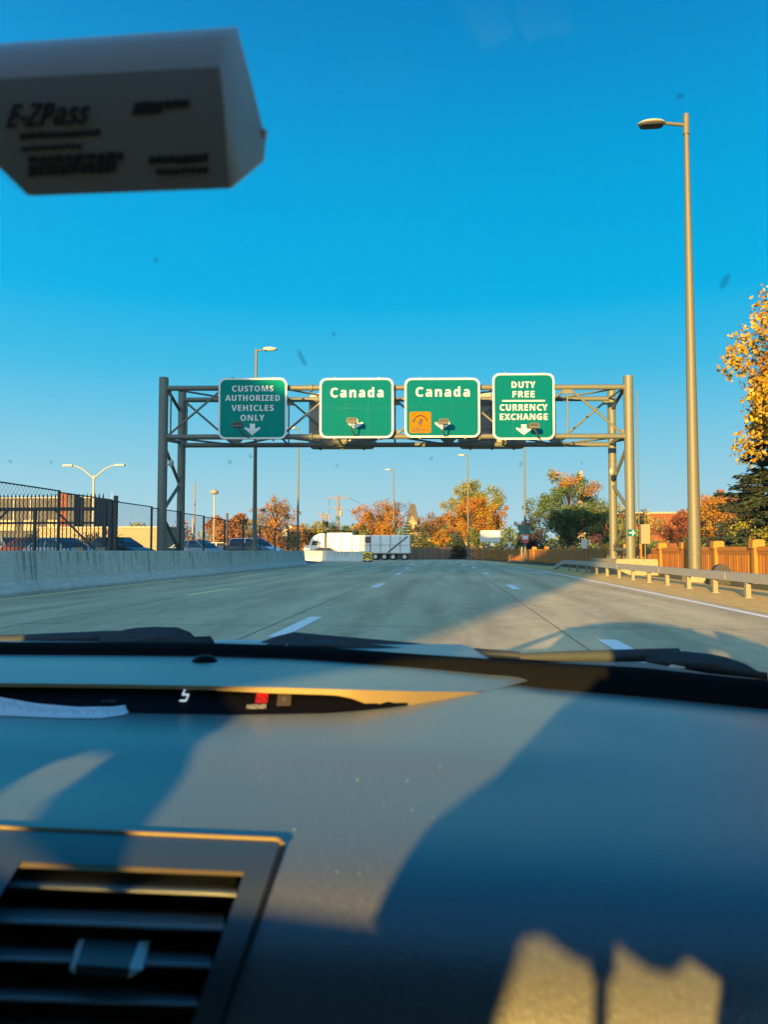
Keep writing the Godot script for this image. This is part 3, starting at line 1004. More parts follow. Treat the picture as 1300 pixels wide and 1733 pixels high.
	box(st, Vector3(0, 0.15, 0), Vector3(0.38, 0.3, 0.03))
	part("plate", st, M.sign_green, gm)
	st = mb()
	box(st, Vector3(0, 0.15, 0.019), Vector3(0.28, 0.06, 0.008)); box(st, Vector3(0.03, 0.15, 0.021), Vector3(0.06, 0.24, 0.008))
	part("cross", st, M.sign_white, gm)

func lamps():
	# the tall one on the right
	var t := thing("tall_street_lamp", "tallest street lamp, pole rising behind the guard rail on the right", "street lamp", Vector3(8.69, 0, -28), 0.0, "street lamps along the road")
	var st := mb()
	tube(st, [Vector3(0, 0.3, 0), Vector3(0, 8, 0), Vector3(0, 16.75, 0)], [0.225, 0.165, 0.085], 20)
	part("pole", st, M.pole, t)
	st = mb()
	tube(st, [Vector3(0, 0.95, 0), Vector3(0, 1.0, 0), Vector3(0, 1.02, 0)], [0.225, 0.235, 0.225], 20)
	tube(st, [Vector3(0, 16.2, 0), Vector3(0, 16.95, 0)], [0.12, 0.11], 12)
	part("collar", st, M.pole, t)
	st = mb()
	tube(st, [Vector3(0, 16.55, 0), Vector3(-0.95, 16.62, 0.1)], [0.07, 0.055], 10)
	part("arm", st, M.pole, t)
	st = mb()
	var rings := []
	for i in 9:
		var f := i / 8.0
		var ring := PackedVector3Array()
		var w := 0.30 * sqrt(maxf(0.02, 1.0 - pow(f * 2.0 - 1.0, 2.0) * 0.96))
		for q in 12:
			var a := TAU * q / 12
			ring.append(Vector3(-0.75 - f * 1.0, 16.60 + sin(a) * (0.115 if sin(a) > 0 else 0.06) * w / 0.3, 0.1 + cos(a) * w))
		rings.append(ring)
	loft(st, rings)
	var hd := part("lamp_head", st, M.lamp_body, t)
	st = mb()
	prism(st, rounded(-0.42, -0.2, 0.42, 0.2, 0.19), 0.0, 0.02, Transform3D(Basis(Vector3.RIGHT, PI / 2), Vector3(-1.26, 16.525, 0.1)))
	part("lens", st, M.lens, hd)
	var f := thing("lamp_footing", "small concrete footing at the foot of the tallest lamp", "footing", Vector3(8.69, 0, -28))
	st = mb()
	prism(st, pv([-0.36, -0.1, 0.36, -0.1, 0.36, 0.26, 0.31, 0.3, -0.31, 0.3, -0.36, 0.26]), -0.36, 0.36)
	part("block", st, M.footing, f)
	street_lamp("street_lamp", "grey street lamp standing on the left barrier, its head above the customs sign", Vector3(-10.75, 1.1, -42), 11.35, 1, 0.55, 0.135, 0.6)
	street_lamp("street_lamp", "street lamp behind the black fence, its top showing through the truss between signs", Vector3(-13.85, 0.34, -70), 12.2, -1, 0.4, 0.12, 0.6)
	street_lamp("street_lamp", "street lamp rising behind the white trailer, arm to the left", Vector3(-7.67, 0, -108), 12.6, -1, 0.6, 0.13, 0.6)
	street_lamp("street_lamp", "street lamp at the bend of the road in front of the orange tree", Vector3(2.32, 0, -90), 12.3, -1, 0.55, 0.125, 0.6)
	street_lamp("street_lamp", "street lamp below the duty free sign carrying a red plate", Vector3(7.3, 0, -74), 12.4, -1, 0.55, 0.125, 0.6)
	# the twin arm lamp in the car park
	t = thing("twin_arm_lamp", "pale car park lamp with two curved arms, left of the gantry", "street lamp", Vector3(-33.5, 0.34, -70))
	st = mb()
	tube(st, [Vector3.ZERO, Vector3(0, 7.9, 0)], [0.14, 0.1], 10)
	part("pole", st, M.lamp_body, t)
	for s in [-1, 1]:
		st = mb()
		var pts := []
		for q in [[0.0, 7.6], [0.5, 8.0], [1.1, 8.5], [1.8, 8.8], [2.3, 8.85]]: pts.append(Vector3(q[0] * s, q[1], 0))
		tube(st, pts, [0.085, 0.08, 0.07, 0.06, 0.055], 8)
		part("arm", st, M.lamp_body, t)
		st = mb()
		box(st, Vector3(2.55 * s, 8.84, 0), Vector3(0.9, 0.16, 0.36))
		part("lamp_head", st, M.lamp_body, t)
	t = thing("globe_lamp", "slim pole lamp with one round dark head above the black fence", "street lamp", Vector3(-24.9, 0, -80))
	st = mb()
	tube(st, [Vector3.ZERO, Vector3(0, 7.3, 0)], [0.1, 0.07], 8)
	part("pole", st, M.lamp_body, t)
	st = mb()
	tube(st, [Vector3(0, 7.1, 0), Vector3(0, 7.2, 0), Vector3(0, 7.45, 0), Vector3(0, 7.6, 0)], [0.12, 0.42, 0.46, 0.2], 12)
	part("lamp_head", st, M.sign_back, t)

func right_side():
	# guard rail: box beam on short posts
	var t := thing("guard_rail", "grey box beam guard rail on short posts along the right shoulder", "guard rail", Vector3(6.93, 0, -18))
	var xs := [-10, 6.93, 27, 6.93, 36.6, 6.8, 44.5, 6.55, 47, 6.3]
	var zs := [-8.0, 0.0, 8.0, 14.0, 20.0, 26.0, 32.0, 38.0, 44.4]
	for i in zs.size() - 1:
		var st := mb()
		var a := Vector3(track(xs, zs[i]) - 6.93, 0.475, 18 - zs[i]); var b := Vector3(track(xs, zs[i + 1]) - 6.93, 0.475, 18 - zs[i + 1] + 0.012)
		bar(st, a, b, 0.15, 0.215)
		part("beam", st, M.rail, t)
		if i and i < 7:
			st = mb()
			bar(st, a + Vector3(-0.079, 0, 0.22), a + Vector3(-0.079, 0, -0.22), 0.008, 0.15)
			part("splice_plate", st, M.rail, t)
	var st := mb()
	bar(st, Vector3(6.55 - 6.93, 0.475, 18 - 44.36), Vector3(6.3 - 6.93, 0.06, 18 - 46.6), 0.15, 0.2)
	part("beam", st, M.rail, t)
	st = mb()
	prism(st, pv([-0.055, -0.2, 0.055, -0.2, 0.055, 0.365, -0.055, 0.365]), -0.065, 0.065)
	st.generate_normals()
	var pm := st.commit()
	st = mb()
	box(st, Vector3(0, 0.008, 0), Vector3(0.2, 0.016, 0.22))
	st.generate_normals()
	var bm := st.commit()
	for k in 17:
		var z := 9.75 + k * 2.2
		if z > 44.5: break
		var at := Transform3D(Basis.IDENTITY, Vector3(track(xs, z) - 6.93, 0, 18 - z))
		var o := share("post", pm, M.rail_post, t, at)
		share("base_plate", bm, M.rail, o, Transform3D.IDENTITY)
	# fence of brown boards between thick posts
	t = thing("board_fence", "brown board fence with thick capped posts behind the guard rail", "fence", Vector3(10.3, 0, -27))
	var line := [[10.3, 11.6], [10.3, 15.4], [10.3, 19.1], [10.3, 22.9], [10.3, 26.7], [10.3, 30.5], [10.3, 34.5], [10.3, 38.2], [10.28, 41.8], [10.1, 45.6], [9.85, 49.6], [9.6, 54.0], [9.3, 58.6], [8.95, 63.4], [8.6, 68.4], [8.1, 73.6], [7.4, 79.0], [6.6, 84.6], [5.6, 90.6], [3.4, 95.4]]
	st = mb()
	box(st, Vector3(0, 0.72, 0), Vector3(0.26, 1.44, 0.26))
	st.generate_normals()
	var post_m := st.commit()
	st = mb()
	prism(st, pv([-0.2, -0.14, 0.2, -0.14, 0.2, 0.1, 0.14, 0.15, -0.14, 0.15, -0.2, 0.1]), -0.2, 0.2)
	st.generate_normals()
	var cap_m := st.commit()
	var board_ms := []
	for v in 3:
		st = mb()
		prism(st, pv([-0.112, -0.02, -0.1, -0.028, 0.1, -0.028, 0.112, -0.02, 0.112, 0.01, -0.112, 0.01]), 0.06, 0.97 + 0.006 * v, Transform3D(Basis(Vector3.RIGHT, -PI / 2), Vector3.ZERO))
		st.generate_normals()
		board_ms.append(st.commit())
	rng.seed = 12
	for i in line.size():
		var p := Vector3(line[i][0] - 10.3, 0, 27 - line[i][1])
		var o := share("post", post_m, M.fence_post, t, Transform3D(Basis.IDENTITY, p))
		share("post_cap", cap_m, M.fence_post, o, Transform3D(Basis.IDENTITY, Vector3(0, 1.32, 0)))
		if i == line.size() - 1: break
		var q := Vector3(line[i + 1][0] - 10.3, 0, 27 - line[i + 1][1])
		var d := (q - p).normalized()
		st = mb()
		bar(st, p + d * 0.131 + Vector3(0, 1.17, 0), q - d * 0.131 + Vector3(0, 1.17, 0), 0.14, 0.15)
		part("top_rail", st, M.fence_wood, t)
		st = mb()
		bar(st, p + d * 0.131 + Vector3(0, 1.03, 0), q - d * 0.131 + Vector3(0, 1.03, 0), 0.09, 0.125)
		bar(st, p + d * 0.131 + Vector3(0, 0.12, 0), q - d * 0.131 + Vector3(0, 0.12, 0), 0.1, 0.1)
		part("rail", st, M.fence_wood_b, t)
		var n := int(((q - p).length() - 0.3) / 0.235)
		var yaw := atan2(-d.x, -d.z) + PI / 2
		if line[i][1] < 50:
			for k in n:
				var c := p + d * (0.15 + ((q - p).length() - 0.3) * (k + 0.5) / n)
				share("board", board_ms[rng.randi() % 3], M.fence_wood if rng.randf() < 0.55 else M.fence_wood_b, t, Transform3D(Basis(Vector3.UP, yaw + PI + rng.randf_range(-0.012, 0.012)), c + Vector3(rng.randf_range(-0.005, 0.005), 0, 0)))
		else:
			var mm := SurfaceTool.new()
			mm.begin(Mesh.PRIMITIVE_TRIANGLES)
			for k in n:
				var c := p + d * (0.15 + ((q - p).length() - 0.3) * (k + 0.5) / n)
				mm.append_from(board_ms[k % 3], 0, Transform3D(Basis(Vector3.UP, yaw + PI), c))
			var o2 := MeshInstance3D.new()
			o2.mesh = mm.commit(); o2.material_override = M.fence_wood_b
			hold("boards", o2, t).set_meta("kind", "stuff")
	# round dark drum by the fence
	t = thing("cable_drum", "dark round drum standing upright against the brown fence", "drum", Vector3(8.75, 0.0, -25.6))
	st = mb()
	var pr := PackedVector2Array()
	for k in 25: pr.append(Vector2(cos(PI * k / 24.0) * 0.27, 0.40 + sin(PI * k / 24.0) * 0.27))
	pr.append(Vector2(-0.22, 0.0)); pr.append(Vector2(0.22, 0.0))
	prism(st, pr, -0.14, 0.14)
	part("body", st, M.truck_dark, t)
	st = mb()
	prism(st, pv([-0.42, 0, -0.2, 0, -0.16, 0.3, -0.3, 0.36, -0.42, 0.2]), -0.2, 0.2)
	part("stand", st, M.print_black, t)
	# small signs
	post_sign("small_sign", "small white upright sign on a thin post near the start of the guard rail", Vector3(9.0, 0, -52), 1.85, 0.36, 0.6, M.sign_white)
	t = post_sign("red_plate", "red and white plate strapped to the street lamp below the duty free sign", Vector3(7.3, 0, -73.8), 0.01, 0.02, 0.01, M.sign_red)
	t.free()
	t = thing("red_plate", "red and white plate strapped to the lamp pole below the duty free sign", "road sign", Vector3(7.3, 1.85, -73.84))
	st = mb()
	prism(st, rounded(-0.32, 0, 0.32, 0.78, 0.05), 0, 0.02)
	part("plate", st, M.sign_red, t)
	st = mb()
	box(st, Vector3(0, 0.5, 0.024), Vector3(0.5, 0.36, 0.008))
	part("white_field", st, M.sign_white, t)
	t = thing("green_plate", "green plate with pale grid behind the lamp pole, above the red plate", "road sign", Vector3(7.3, 2.68, -74.3))
	st = mb()
	prism(st, rounded(-0.52, 0, 0.52, 0.8, 0.05), 0, 0.03)
	part("plate", st, M.sign_green_lifted, t)
	st = mb()
	for x in [-0.25, 0.0, 0.25]: box(st, Vector3(x, 0.4, 0.034), Vector3(0.03, 0.74, 0.008))
	for y in [0.2, 0.4, 0.6]: box(st, Vector3(0, y, 0.035), Vector3(0.98, 0.03, 0.008))
	part("grid", st, M.sign_back, t)
	st = mb()
	tube(st, [Vector3(-0.4, -2.68, -0.05), Vector3(-0.4, 0.75, -0.05)], [0.04], 6)
	part("post", st, M.pole, t)
	post_sign("thin_marker", "tall thin pole with a small white marker halfway up, left of the red plate", Vector3(6.3, 0, -80), 2.0, 0.34, 0.55, M.sign_white, 0.0, "marker", 0.05, 1.6)
	t = thing("bollard", "short pale bollard post beside the lamp with the red plate", "bollard", Vector3(6.9, 0, -73))
	st = mb()
	tube(st, [Vector3.ZERO, Vector3(0, 1.45, 0), Vector3(0, 1.5, 0)], [0.055, 0.055, 0.03], 8)
	part("post", st, M.sign_back, t)
	t = thing("blank_billboard", "white blank board on two posts beyond the bend, seen from behind", "billboard", Vector3(4.7, 0, -87))
	st = mb()
	box(st, Vector3(0, 2.72, 0), Vector3(2.25, 1.3, 0.08))
	part("board", st, M.sign_white, t)
	for x in [-0.78, -0.1]:
		st = mb()
		box(st, Vector3(x, 1.7, -0.12), Vector3(0.14, 3.4, 0.14))
		part("post", st, M.wood_pole, t)
	# mesh fence and buildings beyond the board fence
	t = thing("mesh_fence", "dark chain link fence on slim pale posts beyond the brown fence", "fence", Vector3(17, 0, -46))
	chain_link(t, Vector3(0, 1.3, -4), Vector3(-1.0, 1.3, 4), 1.6, 0.14, M.wire)
	chain_link(t, Vector3(-1.0, 1.3, 4), Vector3(-0.2, 1.3, 14), 1.6, 0.14, M.wire)
	for q in [[0, -4], [-0.5, 0], [-1.0, 4], [-0.6, 9], [-0.2, 14]]:
		st = mb()
		tube(st, [Vector3(q[0], 0, q[1]), Vector3(q[0], 2.95, q[1])], [0.05], 6)
		part("post", st, M.lamp_body, t)
	t = thing("brick_building", "low orange brick building far behind the right gantry legs", "building", Vector3(33, 0, -132))
	st = mb()
	box(st, Vector3(0, 3.5, 0), Vector3(16, 7.0, 12))
	part("wall", st, M.brick, t)
	st = mb()
	box(st, Vector3(0, 7.15, 0), Vector3(16.3, 0.3, 12.3))
	part("roof", st, M.sign_back, t)
	t = thing("brick_house", "brick house with a chimney above the yellow tree on the right", "house", Vector3(44.5, 0, -124))
	st = mb()
	box(st, Vector3(0, 3.6, 0), Vector3(9, 7.2, 8))
	prism(st, pv([-4.5, 7.2, 4.5, 7.2, 0, 9.6]), -4, 4)
	part("wall", st, M.brick, t)
	st = mb()
	box(st, Vector3(-2.6, 9.0, 2), Vector3(0.8, 3.0, 0.8))
	part("chimney", st, M.brick, t)
	t = thing("tall_chimney", "tall tapering tan brick chimney far behind the green maple", "chimney", Vector3(25.46, 0, -150))
	st = mb()
	loft(st, [sq(0.9, 0), sq(0.42, 14.9), sq(0.30, 16.4)], true, false)
	part("shaft", st, M.cream_wall, t)

func sq(r: float, y: float) -> PackedVector3Array:
	return PackedVector3Array([Vector3(-r, y, r), Vector3(-r, y, -r), Vector3(r, y, -r), Vector3(r, y, r)])

func chain_link(t: Node, a: Vector3, b: Vector3, h: float, gap: float, m: Material):   # crossing wires, woven wide
	var st := mb()
	var l := (b - a).length()
	var d := (b - a) / l
	var n := int((l + h) / gap)
	for s in 2:
		for i in n:
			var x0 := i * gap - h
			var p0 := clampf(x0, 0, l); var p1 := clampf(x0 + h, 0, l)
			if p1 - p0 < 0.01: continue
			var y0 := p0 - x0; var y1 := p1 - x0
			if s: y0 = h - y0; y1 = h - y1
			bar(st, a + d * p0 + Vector3.UP * y0, a + d * p1 + Vector3.UP * y1, 0.006, 0.006)
	part("mesh_wire", st, m, t).set_meta("kind", "stuff")
	st = mb()
	tube(st, [a + Vector3.UP * h, b + Vector3.UP * h], [0.025], 5)
	part("top_rail", st, m, t)

func left_side():
	# tall black mesh fence behind the barrier
	var t := thing("mesh_fence", "tall black chain link fence on posts behind the long barrier", "fence", Vector3(-13.6, 0.34, -30))
	var P := [[-13.9, 14.0], [-13.8, 18.0], [-13.75, 22.0], [-13.7, 26.0], [-13.6, 30.0], [-13.5, 34.0], [-13.45, 37.6], [-13.4, 41.2], [-13.35, 45.0], [-13.3, 49.0], [-13.2, 53.0], [-13.15, 57.5], [-13.1, 62.0], [-13.05, 66.0]]
	for i in P.size():
		var h := lerpf(3.0, 2.3, (P[i][1] - 14) / 52.0)
		var p := Vector3(P[i][0] + 13.6, 0, 30 - P[i][1])
		var st := mb()
		tube(st, [p, p + Vector3.UP * (h + 0.05)], [0.055], 8)
		part("post", st, M.black_iron, t)
		if i == P.size() - 1: break
		chain_link(t, p + Vector3.UP * 0.04, Vector3(P[i + 1][0] + 13.6, 0.04, 30 - P[i + 1][1]), h - 0.06, 0.21, M.black_iron)
	# sliding gate of black pickets
	t = thing("picket_gate", "black iron gate with spiked pickets and diagonal braces at far left", "gate", Vector3(-18.5, 0.34, -33))
	for y in [0.25, 2.0, 2.62]:
		var st := mb()
		box(st, Vector3(-1.5, y, 0), Vector3(9.6, 0.10 if y < 2.5 else 0.16, 0.08))
		part("rail", st, M.black_iron, t)
	var st := mb()
	box(st, Vector3(0, 1.6, 0), Vector3(0.035, 3.1, 0.035))
	loft(st, [PackedVector3Array([Vector3(-0.03, 3.15, 0.03), Vector3(-0.03, 3.15, -0.03), Vector3(0.03, 3.15, -0.03), Vector3(0.03, 3.15, 0.03)]), PackedVector3Array([Vector3(-0.004, 3.32, 0.004), Vector3(-0.004, 3.32, -0.004), Vector3(0.004, 3.32, -0.004), Vector3(0.004, 3.32, 0.004)])], true, false)
	st.generate_normals()
	var pk := st.commit()
	for k in 52:
		share("picket", pk, M.black_iron, t, Transform3D(Basis.IDENTITY, Vector3(-6.25 + k * 0.185, 0, 0.06)))
	for q in [[-5.9, -3.8], [-3.6, -1.3], [3.3, 0.9]]:
		st = mb()
		bar(st, Vector3(q[0], 0.3, -0.08), Vector3(q[1], 2.6, -0.08), 0.07, 0.07)
		part("brace", st, M.black_iron, t)
	for x in [-2.9, 0.0, 3.25]:
		st = mb()
		box(st, Vector3(x, 1.35, -0.01), Vector3(0.12, 2.7, 0.12))
		part("upright", st, M.black_iron, t)
	t = thing("gate_post", "thick black gate post beside the spiked gate", "post", Vector3(-14.85, 0.34, -33))
	st = mb()
	box(st, Vector3(-0.12, 1.5, 0), Vector3(0.16, 3.0, 0.2)); box(st, Vector3(0.12, 1.6, 0.05), Vector3(0.14, 3.2, 0.16))
	part("post", st, M.black_iron, t)
	t = thing("gate_motor", "pair of small pale machine boxes at the foot of the gate post", "gate motor", Vector3(-15.1, 0.34, -31.4))
	for x in [-0.45, 0.5]:
		st = mb()
		box(st, Vector3(x, 0.45, 0), Vector3(0.42, 0.9, 0.4))
		part("housing", st, M.footing, t)
	# buildings beyond the car park
	t = thing("grey_building", "dark grey building with warm lit looking windows behind the gate", "building", Vector3(-52, 0, -94))
	st = mb()
	box(st, Vector3(0, 3.75, 0), Vector3(17, 7.5, 8))
	part("wall", st, M.grey_wall, t)
	st = mb()
	box(st, Vector3(0, 7.58, 0), Vector3(17.3, 0.16, 8.3))
	part("roof", st, M.sign_back, t)
	for x in [-5.5, -1.9, 1.0, 4.0]:
		st = mb()
		box(st, Vector3(x, 4.2, 4.02), Vector3(1.8, 1.3, 0.08))
		var w := part("window", st, M.window_warm, t)
		st = mb()
		box(st, Vector3(x, 4.2, 4.07), Vector3(0.08, 1.3, 0.04)); box(st, Vector3(x, 3.5, 4.09), Vector3(2.0, 0.1, 0.14))
		part("frame", st, M.grey_wall, w)
	for k in 8:
		st = mb()
		box(st, Vector3(-7.6 + k * 2.15, 6.0, 4.05), Vector3(0.12, 2.6, 0.1))
		part("wall_rib", st, M.sign_back, t)
	t = thing("brick_tower", "square brick chimney stack, half red half dark, beside the grey building", "chimney", Vector3(-45.6, 0, -89))
	st = mb()
	box(st, Vector3(-0.35, 4.0, 0), Vector3(0.8, 8.0, 1.4))
	part("stack", st, M.brick, t)
	st = mb()
	box(st, Vector3(0.5, 3.9, 0.02), Vector3(0.88, 7.7, 1.36))
	part("flue", st, M.grey_wall, t)
	t = thing("cream_wall", "long low cream walled building behind the parked cars", "building", Vector3(-30.5, 0, -68))
	st = mb()
	box(st, Vector3(0, 1.56, 0), Vector3(11.6, 3.12, 5))
	part("wall", st, M.cream_wall, t)
	st = mb()
	box(st, Vector3(0, 3.17, 0), Vector3(11.8, 0.1, 5.2))
	part("roof", st, M.sign_back, t)
	for x in [-4.4, -2.9, -1.5]:
		st = mb()
		box(st, Vector3(x, 1.6, 2.53), Vector3(0.09, 3.0, 0.08))
		part("pilaster", st, M.sign_back, t)
	# parked vehicles
	parked_car("silver blue car parked at far left behind the spiked gate", Vector3(-25.5, 0.34, -42), 2.6, Color(0.22, 0.28, 0.34), 1.06)
	parked_car("dark red car parked behind the middle of the spiked gate", Vector3(-22.6, 0.34, -41), 0.5, Color(0.10, 0.02, 0.02), 1.02)
	parked_car("pale blue car parked right of the middle of the gate", Vector3(-20.6, 0.34, -39.5), -0.5, Color(0.32, 0.36, 0.40), 1.0)
	parked_car("dark grey car parked in front of the cream building", Vector3(-19.9, 0.34, -45), -0.4, Color(0.03, 0.035, 0.04), 1.08)
	parked_car("light blue car parked beyond the left gantry legs", Vector3(-18.3, 0.34, -55), -0.35, Color(0.16, 0.24, 0.30), 1.05)
	parked_car("white van parked behind the fence right of the barrier lamp", Vector3(-13.9 - 1.2, 0.34, -59), -0.5, Color(0.8, 0.8, 0.8), 1.2, "van")
	parked_car("black car parked in front of the white van", Vector3(-14.8, 0.34, -56.3), -0.2, Color(0.012, 0.013, 0.015), 0.93)
	parked_car("navy car parked in front of the truck cab", Vector3(-13.3, 0.0, -84.5), 0.1, Color(0.015, 0.02, 0.035), 1.0)
	parked_car("small white car parked left of the white van", Vector3(-18.6, 0.34, -62), 0.1, Color(0.5, 0.5, 0.5), 0.98)
	for q in [[-17.6, -60.0, 4.1, 0.11, "stout tan post behind the fence, left of the barrier lamp"], [-25.2, -74.0, 4.3, 0.09, "thin grey post right of the left gantry legs"], [-30.4, -90.0, 9.4, 0.1, "very thin tall mast right of the left gantry legs"], [-43.0, -95.0, 8.6, 0.06, "very thin mast between the twin arm lamp and the gantry"]]:
		t = thing("post", q[4], "post", Vector3(q[0], 0, q[1]))
		st = mb()
		tube(st, [Vector3.ZERO, Vector3(0, q[2], 0)], [q[3], q[3] * 0.8], 8)
		part("shaft", st, M.lamp_body if q[3] < 0.1 else M.wood_pole, t)
		st = mb()
		tube(st, [Vector3(0, 0, 0), Vector3(0, 0.9, 0)], [q[3] * 2.0, q[3] * 1.8], 8)
		part("base", st, M.footing, t)
	for q in [[-24.3, -43.5, 1.9, 0.9, "round dark shrub behind the gate, leftmost"], [-22.2, -46.0, 2.1, 0.9, "round dark shrub behind the gate, second from left"], [-19.4, -43.0, 2.0, 0.8, "pointed dark shrub near the right end of the gate"]]:
		tree("shrub", q[4], Vector3(q[0], 0.34, q[1]), q[2], q[3], q[2] * 0.48, [Color(0.02, 0.028, 0.018)], [Color(0.025, 0.035, 0.02)], 700, 0.1, int(q[1] * -7), "dark shrubs in the car park", "shrub", 20, 0.3)

func far_end():
	# chevron marker on the end of the short barrier
	var t := thing("chevron_marker", "yellow marker with black chevrons on the barrier end", "road marker", Vector3(-7.53, 0, -71.4))
	var st := mb()
	prism(st, rounded(-0.45, 0.06, 0.45, 0.98, 0.1), -0.35, 0.0)
	part("cushion", st, M.print_black, t)
	st = mb()
	prism(st, rounded(-0.44, 0.2, 0.44, 0.99, 0.09), 0.002, 0.02)
	var pl := part("plate", st, M.marker_yellow, t)
	for y in [0.36, 0.62]:
		st = mb()
		prism(st, pv([-0.4, y - 0.1, 0, y + 0.14, 0.4, y - 0.1, 0.4, y + 0.06, 0, y + 0.3, -0.4, y + 0.06]), 0.022, 0.03)
		part("chevron", st, M.print_black, pl)
	st = mb()
	tube(st, [Vector3(0, 0.2, 0.06), Vector3(0, 0.2, 0.1)], [0.09], 10)
	part("reflector", st, M.sign_white, t)
	t = thing("brown_sign", "square brown sign on two slim posts in front of the trailer", "road sign", Vector3(-7.8, 0, -74.6))
	for x in [-0.17, 0.17]:
		st = mb()
		tube(st, [Vector3(x, 0, 0), Vector3(x, 2.4, 0)], [0.025], 6)
		part("post", st, M.pole, t)
	st = mb()
	box(st, Vector3(0, 2.16, 0.04), Vector3(0.58, 0.62, 0.02))
	part("plate", st, M.sign_brown, t)
	st = mb()
	box(st, Vector3(0, 2.25, 0.054), Vector3(0.4, 0.1, 0.008)); box(st, Vector3(0, 2.05, 0.054), Vector3(0.3, 0.08, 0.008))
	part("marking", st, M.roof_tan, t)
	# truck with two boxes
	t = thing("truck", "white truck with sloping roof fairing pulling two pale boxes across the road end", "truck", Vector3(-9.0, 0, -90))
	st = mb()
	box(st, Vector3(1.25, 1.84, 0), Vector3(6.7, 2.12, 2.5))
	var b1 := part("trailer_box", st, M.trailer, t)
	st = mb()
	box(st, Vector3(-3.65, 1.98, 0), Vector3(2.9, 2.38, 2.5))
	var b2 := part("trailer_box", st, M.trailer, t)
	for k in 9:
		st = mb()
		var x := -4.6 + k * 1.15
		if absf(x + 2.1) < 0.2: continue
		box(st, Vector3(x, 1.85, 1.27), Vector3(0.07, 2.1, 0.05))
		part("rib", st, M.footing, b2 if x < -2.2 else b1)
	st = mb()
	box(st, Vector3(1.25, 1.75, 1.268), Vector3(6.6, 0.05, 0.04)); box(st, Vector3(1.25, 0.8, 1.268), Vector3(6.7, 0.12, 0.04))
	part("side_rail", st, M.sign_back, b1)
	st = mb()
	tube(st, [Vector3(2.0, 0.9, 1.33), Vector3(4.3, 2.75, 1.33)], [0.06], 7)
	part("tarp_crank", st, M.truck_dark, b1)
	st = mb()
	box(st, Vector3(1.3, 0.66, 0), Vector3(6.4, 0.16, 1.1)); box(st, Vector3(4.7, 0.62, 0), Vector3(0.12, 0.2, 2.3)); box(st, Vector3(4.1, 0.55, 1.1), Vector3(0.7, 0.24, 0.1)); box(st, Vector3(-3.4, 0.7, 0), Vector3(3.2, 0.2, 1.1))
	part("chassis", st, M.truck_dark, t)
	for x in [0.55, 1.6, 2.6, 3.95]:
		wheel_on(t, Vector3(x, 0.4, 1.0), 0.4, 0.3, Vector3(0, 0, 1))
		wheel_on(t, Vector3(x, 0.4, -1.0), 0.4, 0.3, Vector3(0, 0, 1))
	for x in [-4.2, -3.1, -7.0]:
		wheel_on(t, Vector3(x, 0.45, 1.0), 0.45, 0.3, Vector3(0, 0, 1))
		wheel_on(t, Vector3(x, 0.45, -1.0), 0.45, 0.3, Vector3(0, 0, 1))
	st = mb()
	prism(st, pv([-7.9, 0.45, -5.45, 0.45, -5.45, 3.1, -6.0, 3.1, -6.55, 2.85, -7.0, 2.5, -7.2, 1.8, -7.85, 1.65]), -1.15, 1.15)
	var cab := part("cab", st, M.trailer, t)
	st = mb()
	prism(st, pv([-6.95, 1.75, -6.2, 1.75, -6.2, 2.25, -6.8, 2.25]), 1.152, 1.17)
	part("side_window", st, M.window_dark, cab)
	st = mb()
	box(st, Vector3(-5.25, 1.6, 0), Vector3(0.35, 2.3, 2.0))
	part("fairing_gap", st, M.truck_dark, t)
	utility_pole("tall wooden utility pole with a crossarm above the trailer", Vector3(-18.7, 0, -130), 10.6, 3.4)
	utility_pole("distant wooden utility pole left of the tall one", Vector3(-27.6, 0, -168), 9.6, 3.2)
	utility_pole("distant wooden utility pole with a transformer, nearest the truck cab", Vector3(-25.6, 0, -160), 8.6, 2.6)
	for q in [[Vector3(-17.1, 10.2, -130), Vector3(-6, 7.5, -150), 0.8, "wire from the tall utility pole towards the trees, topmost"], [Vector3(-17.4, 8.2, -130), Vector3(-6, 5.5, -150), 1.0, "wire from the tall utility pole towards the trees, second"], [Vector3(-20.3, 10.2, -130), Vector3(-26.2, 9.2, -168), 0.8, "wire between the tall utility pole and the distant one"]]:
		wire_between(q[3], q[0], q[1], q[2])
	# house with a tower
	t = thing("tower_house", "old house with a steep slate tower roof rising among the trees", "house", Vector3(-6.9, 0, -150))
	st = mb()
	box(st, Vector3(0.15, 3.4, 0), Vector3(2.0, 6.8, 2.0)); box(st, Vector3(2.6, 2.4, -1), Vector3(6.0, 4.8, 5))
	part("wall", st, M.house_cream, t)
	st = mb()
	loft(st, [sq(1.25, 6.8), sq(0.42, 10.1), sq(0.36, 10.2)], true, false)
	part("roof", st, M.slate, t)
	st = mb()
	prism(st, pv([-0.55, 6.75, 0.55, 6.75, 0, 8.0]), 0.95, 1.3)
	var dm := part("dormer", st, M.house_cream, t)
	st = mb()
	tube(st, [Vector3(0, 7.15, 1.28), Vector3(0, 7.15, 1.32)], [0.16], 10)
	part("pane", st, M.window_dark, dm)
	for x in [-0.3, 0.55]:
		st = mb()
		box(st, Vector3(x, 5.7, 1.02), Vector3(0.4, 1.1, 0.06))
		part("window", st, M.window_dark, t)
	st = mb()
	prism(st, pv([-0.6, 4.7, 5.8, 4.7, 2.6, 7.0]), -3.6, 1.7)
	part("main_roof", st, M.slate, t)
	t = thing("tan_roof_house", "house with a broad tan roof half hidden behind the orange tree", "house", Vector3(2.0, 0, -140))
	st = mb()
	box(st, Vector3(0, 2.2, 0), Vector3(8, 4.4, 6))
	part("wall", st, M.house_cream, t)
	st = mb()
	prism(st, pv([-3.4, 4.4, 3.4, 4.4, 0, 7.2]), -4.4, 4.4, Transform3D(Basis(Vector3.UP, PI / 2), Vector3.ZERO))
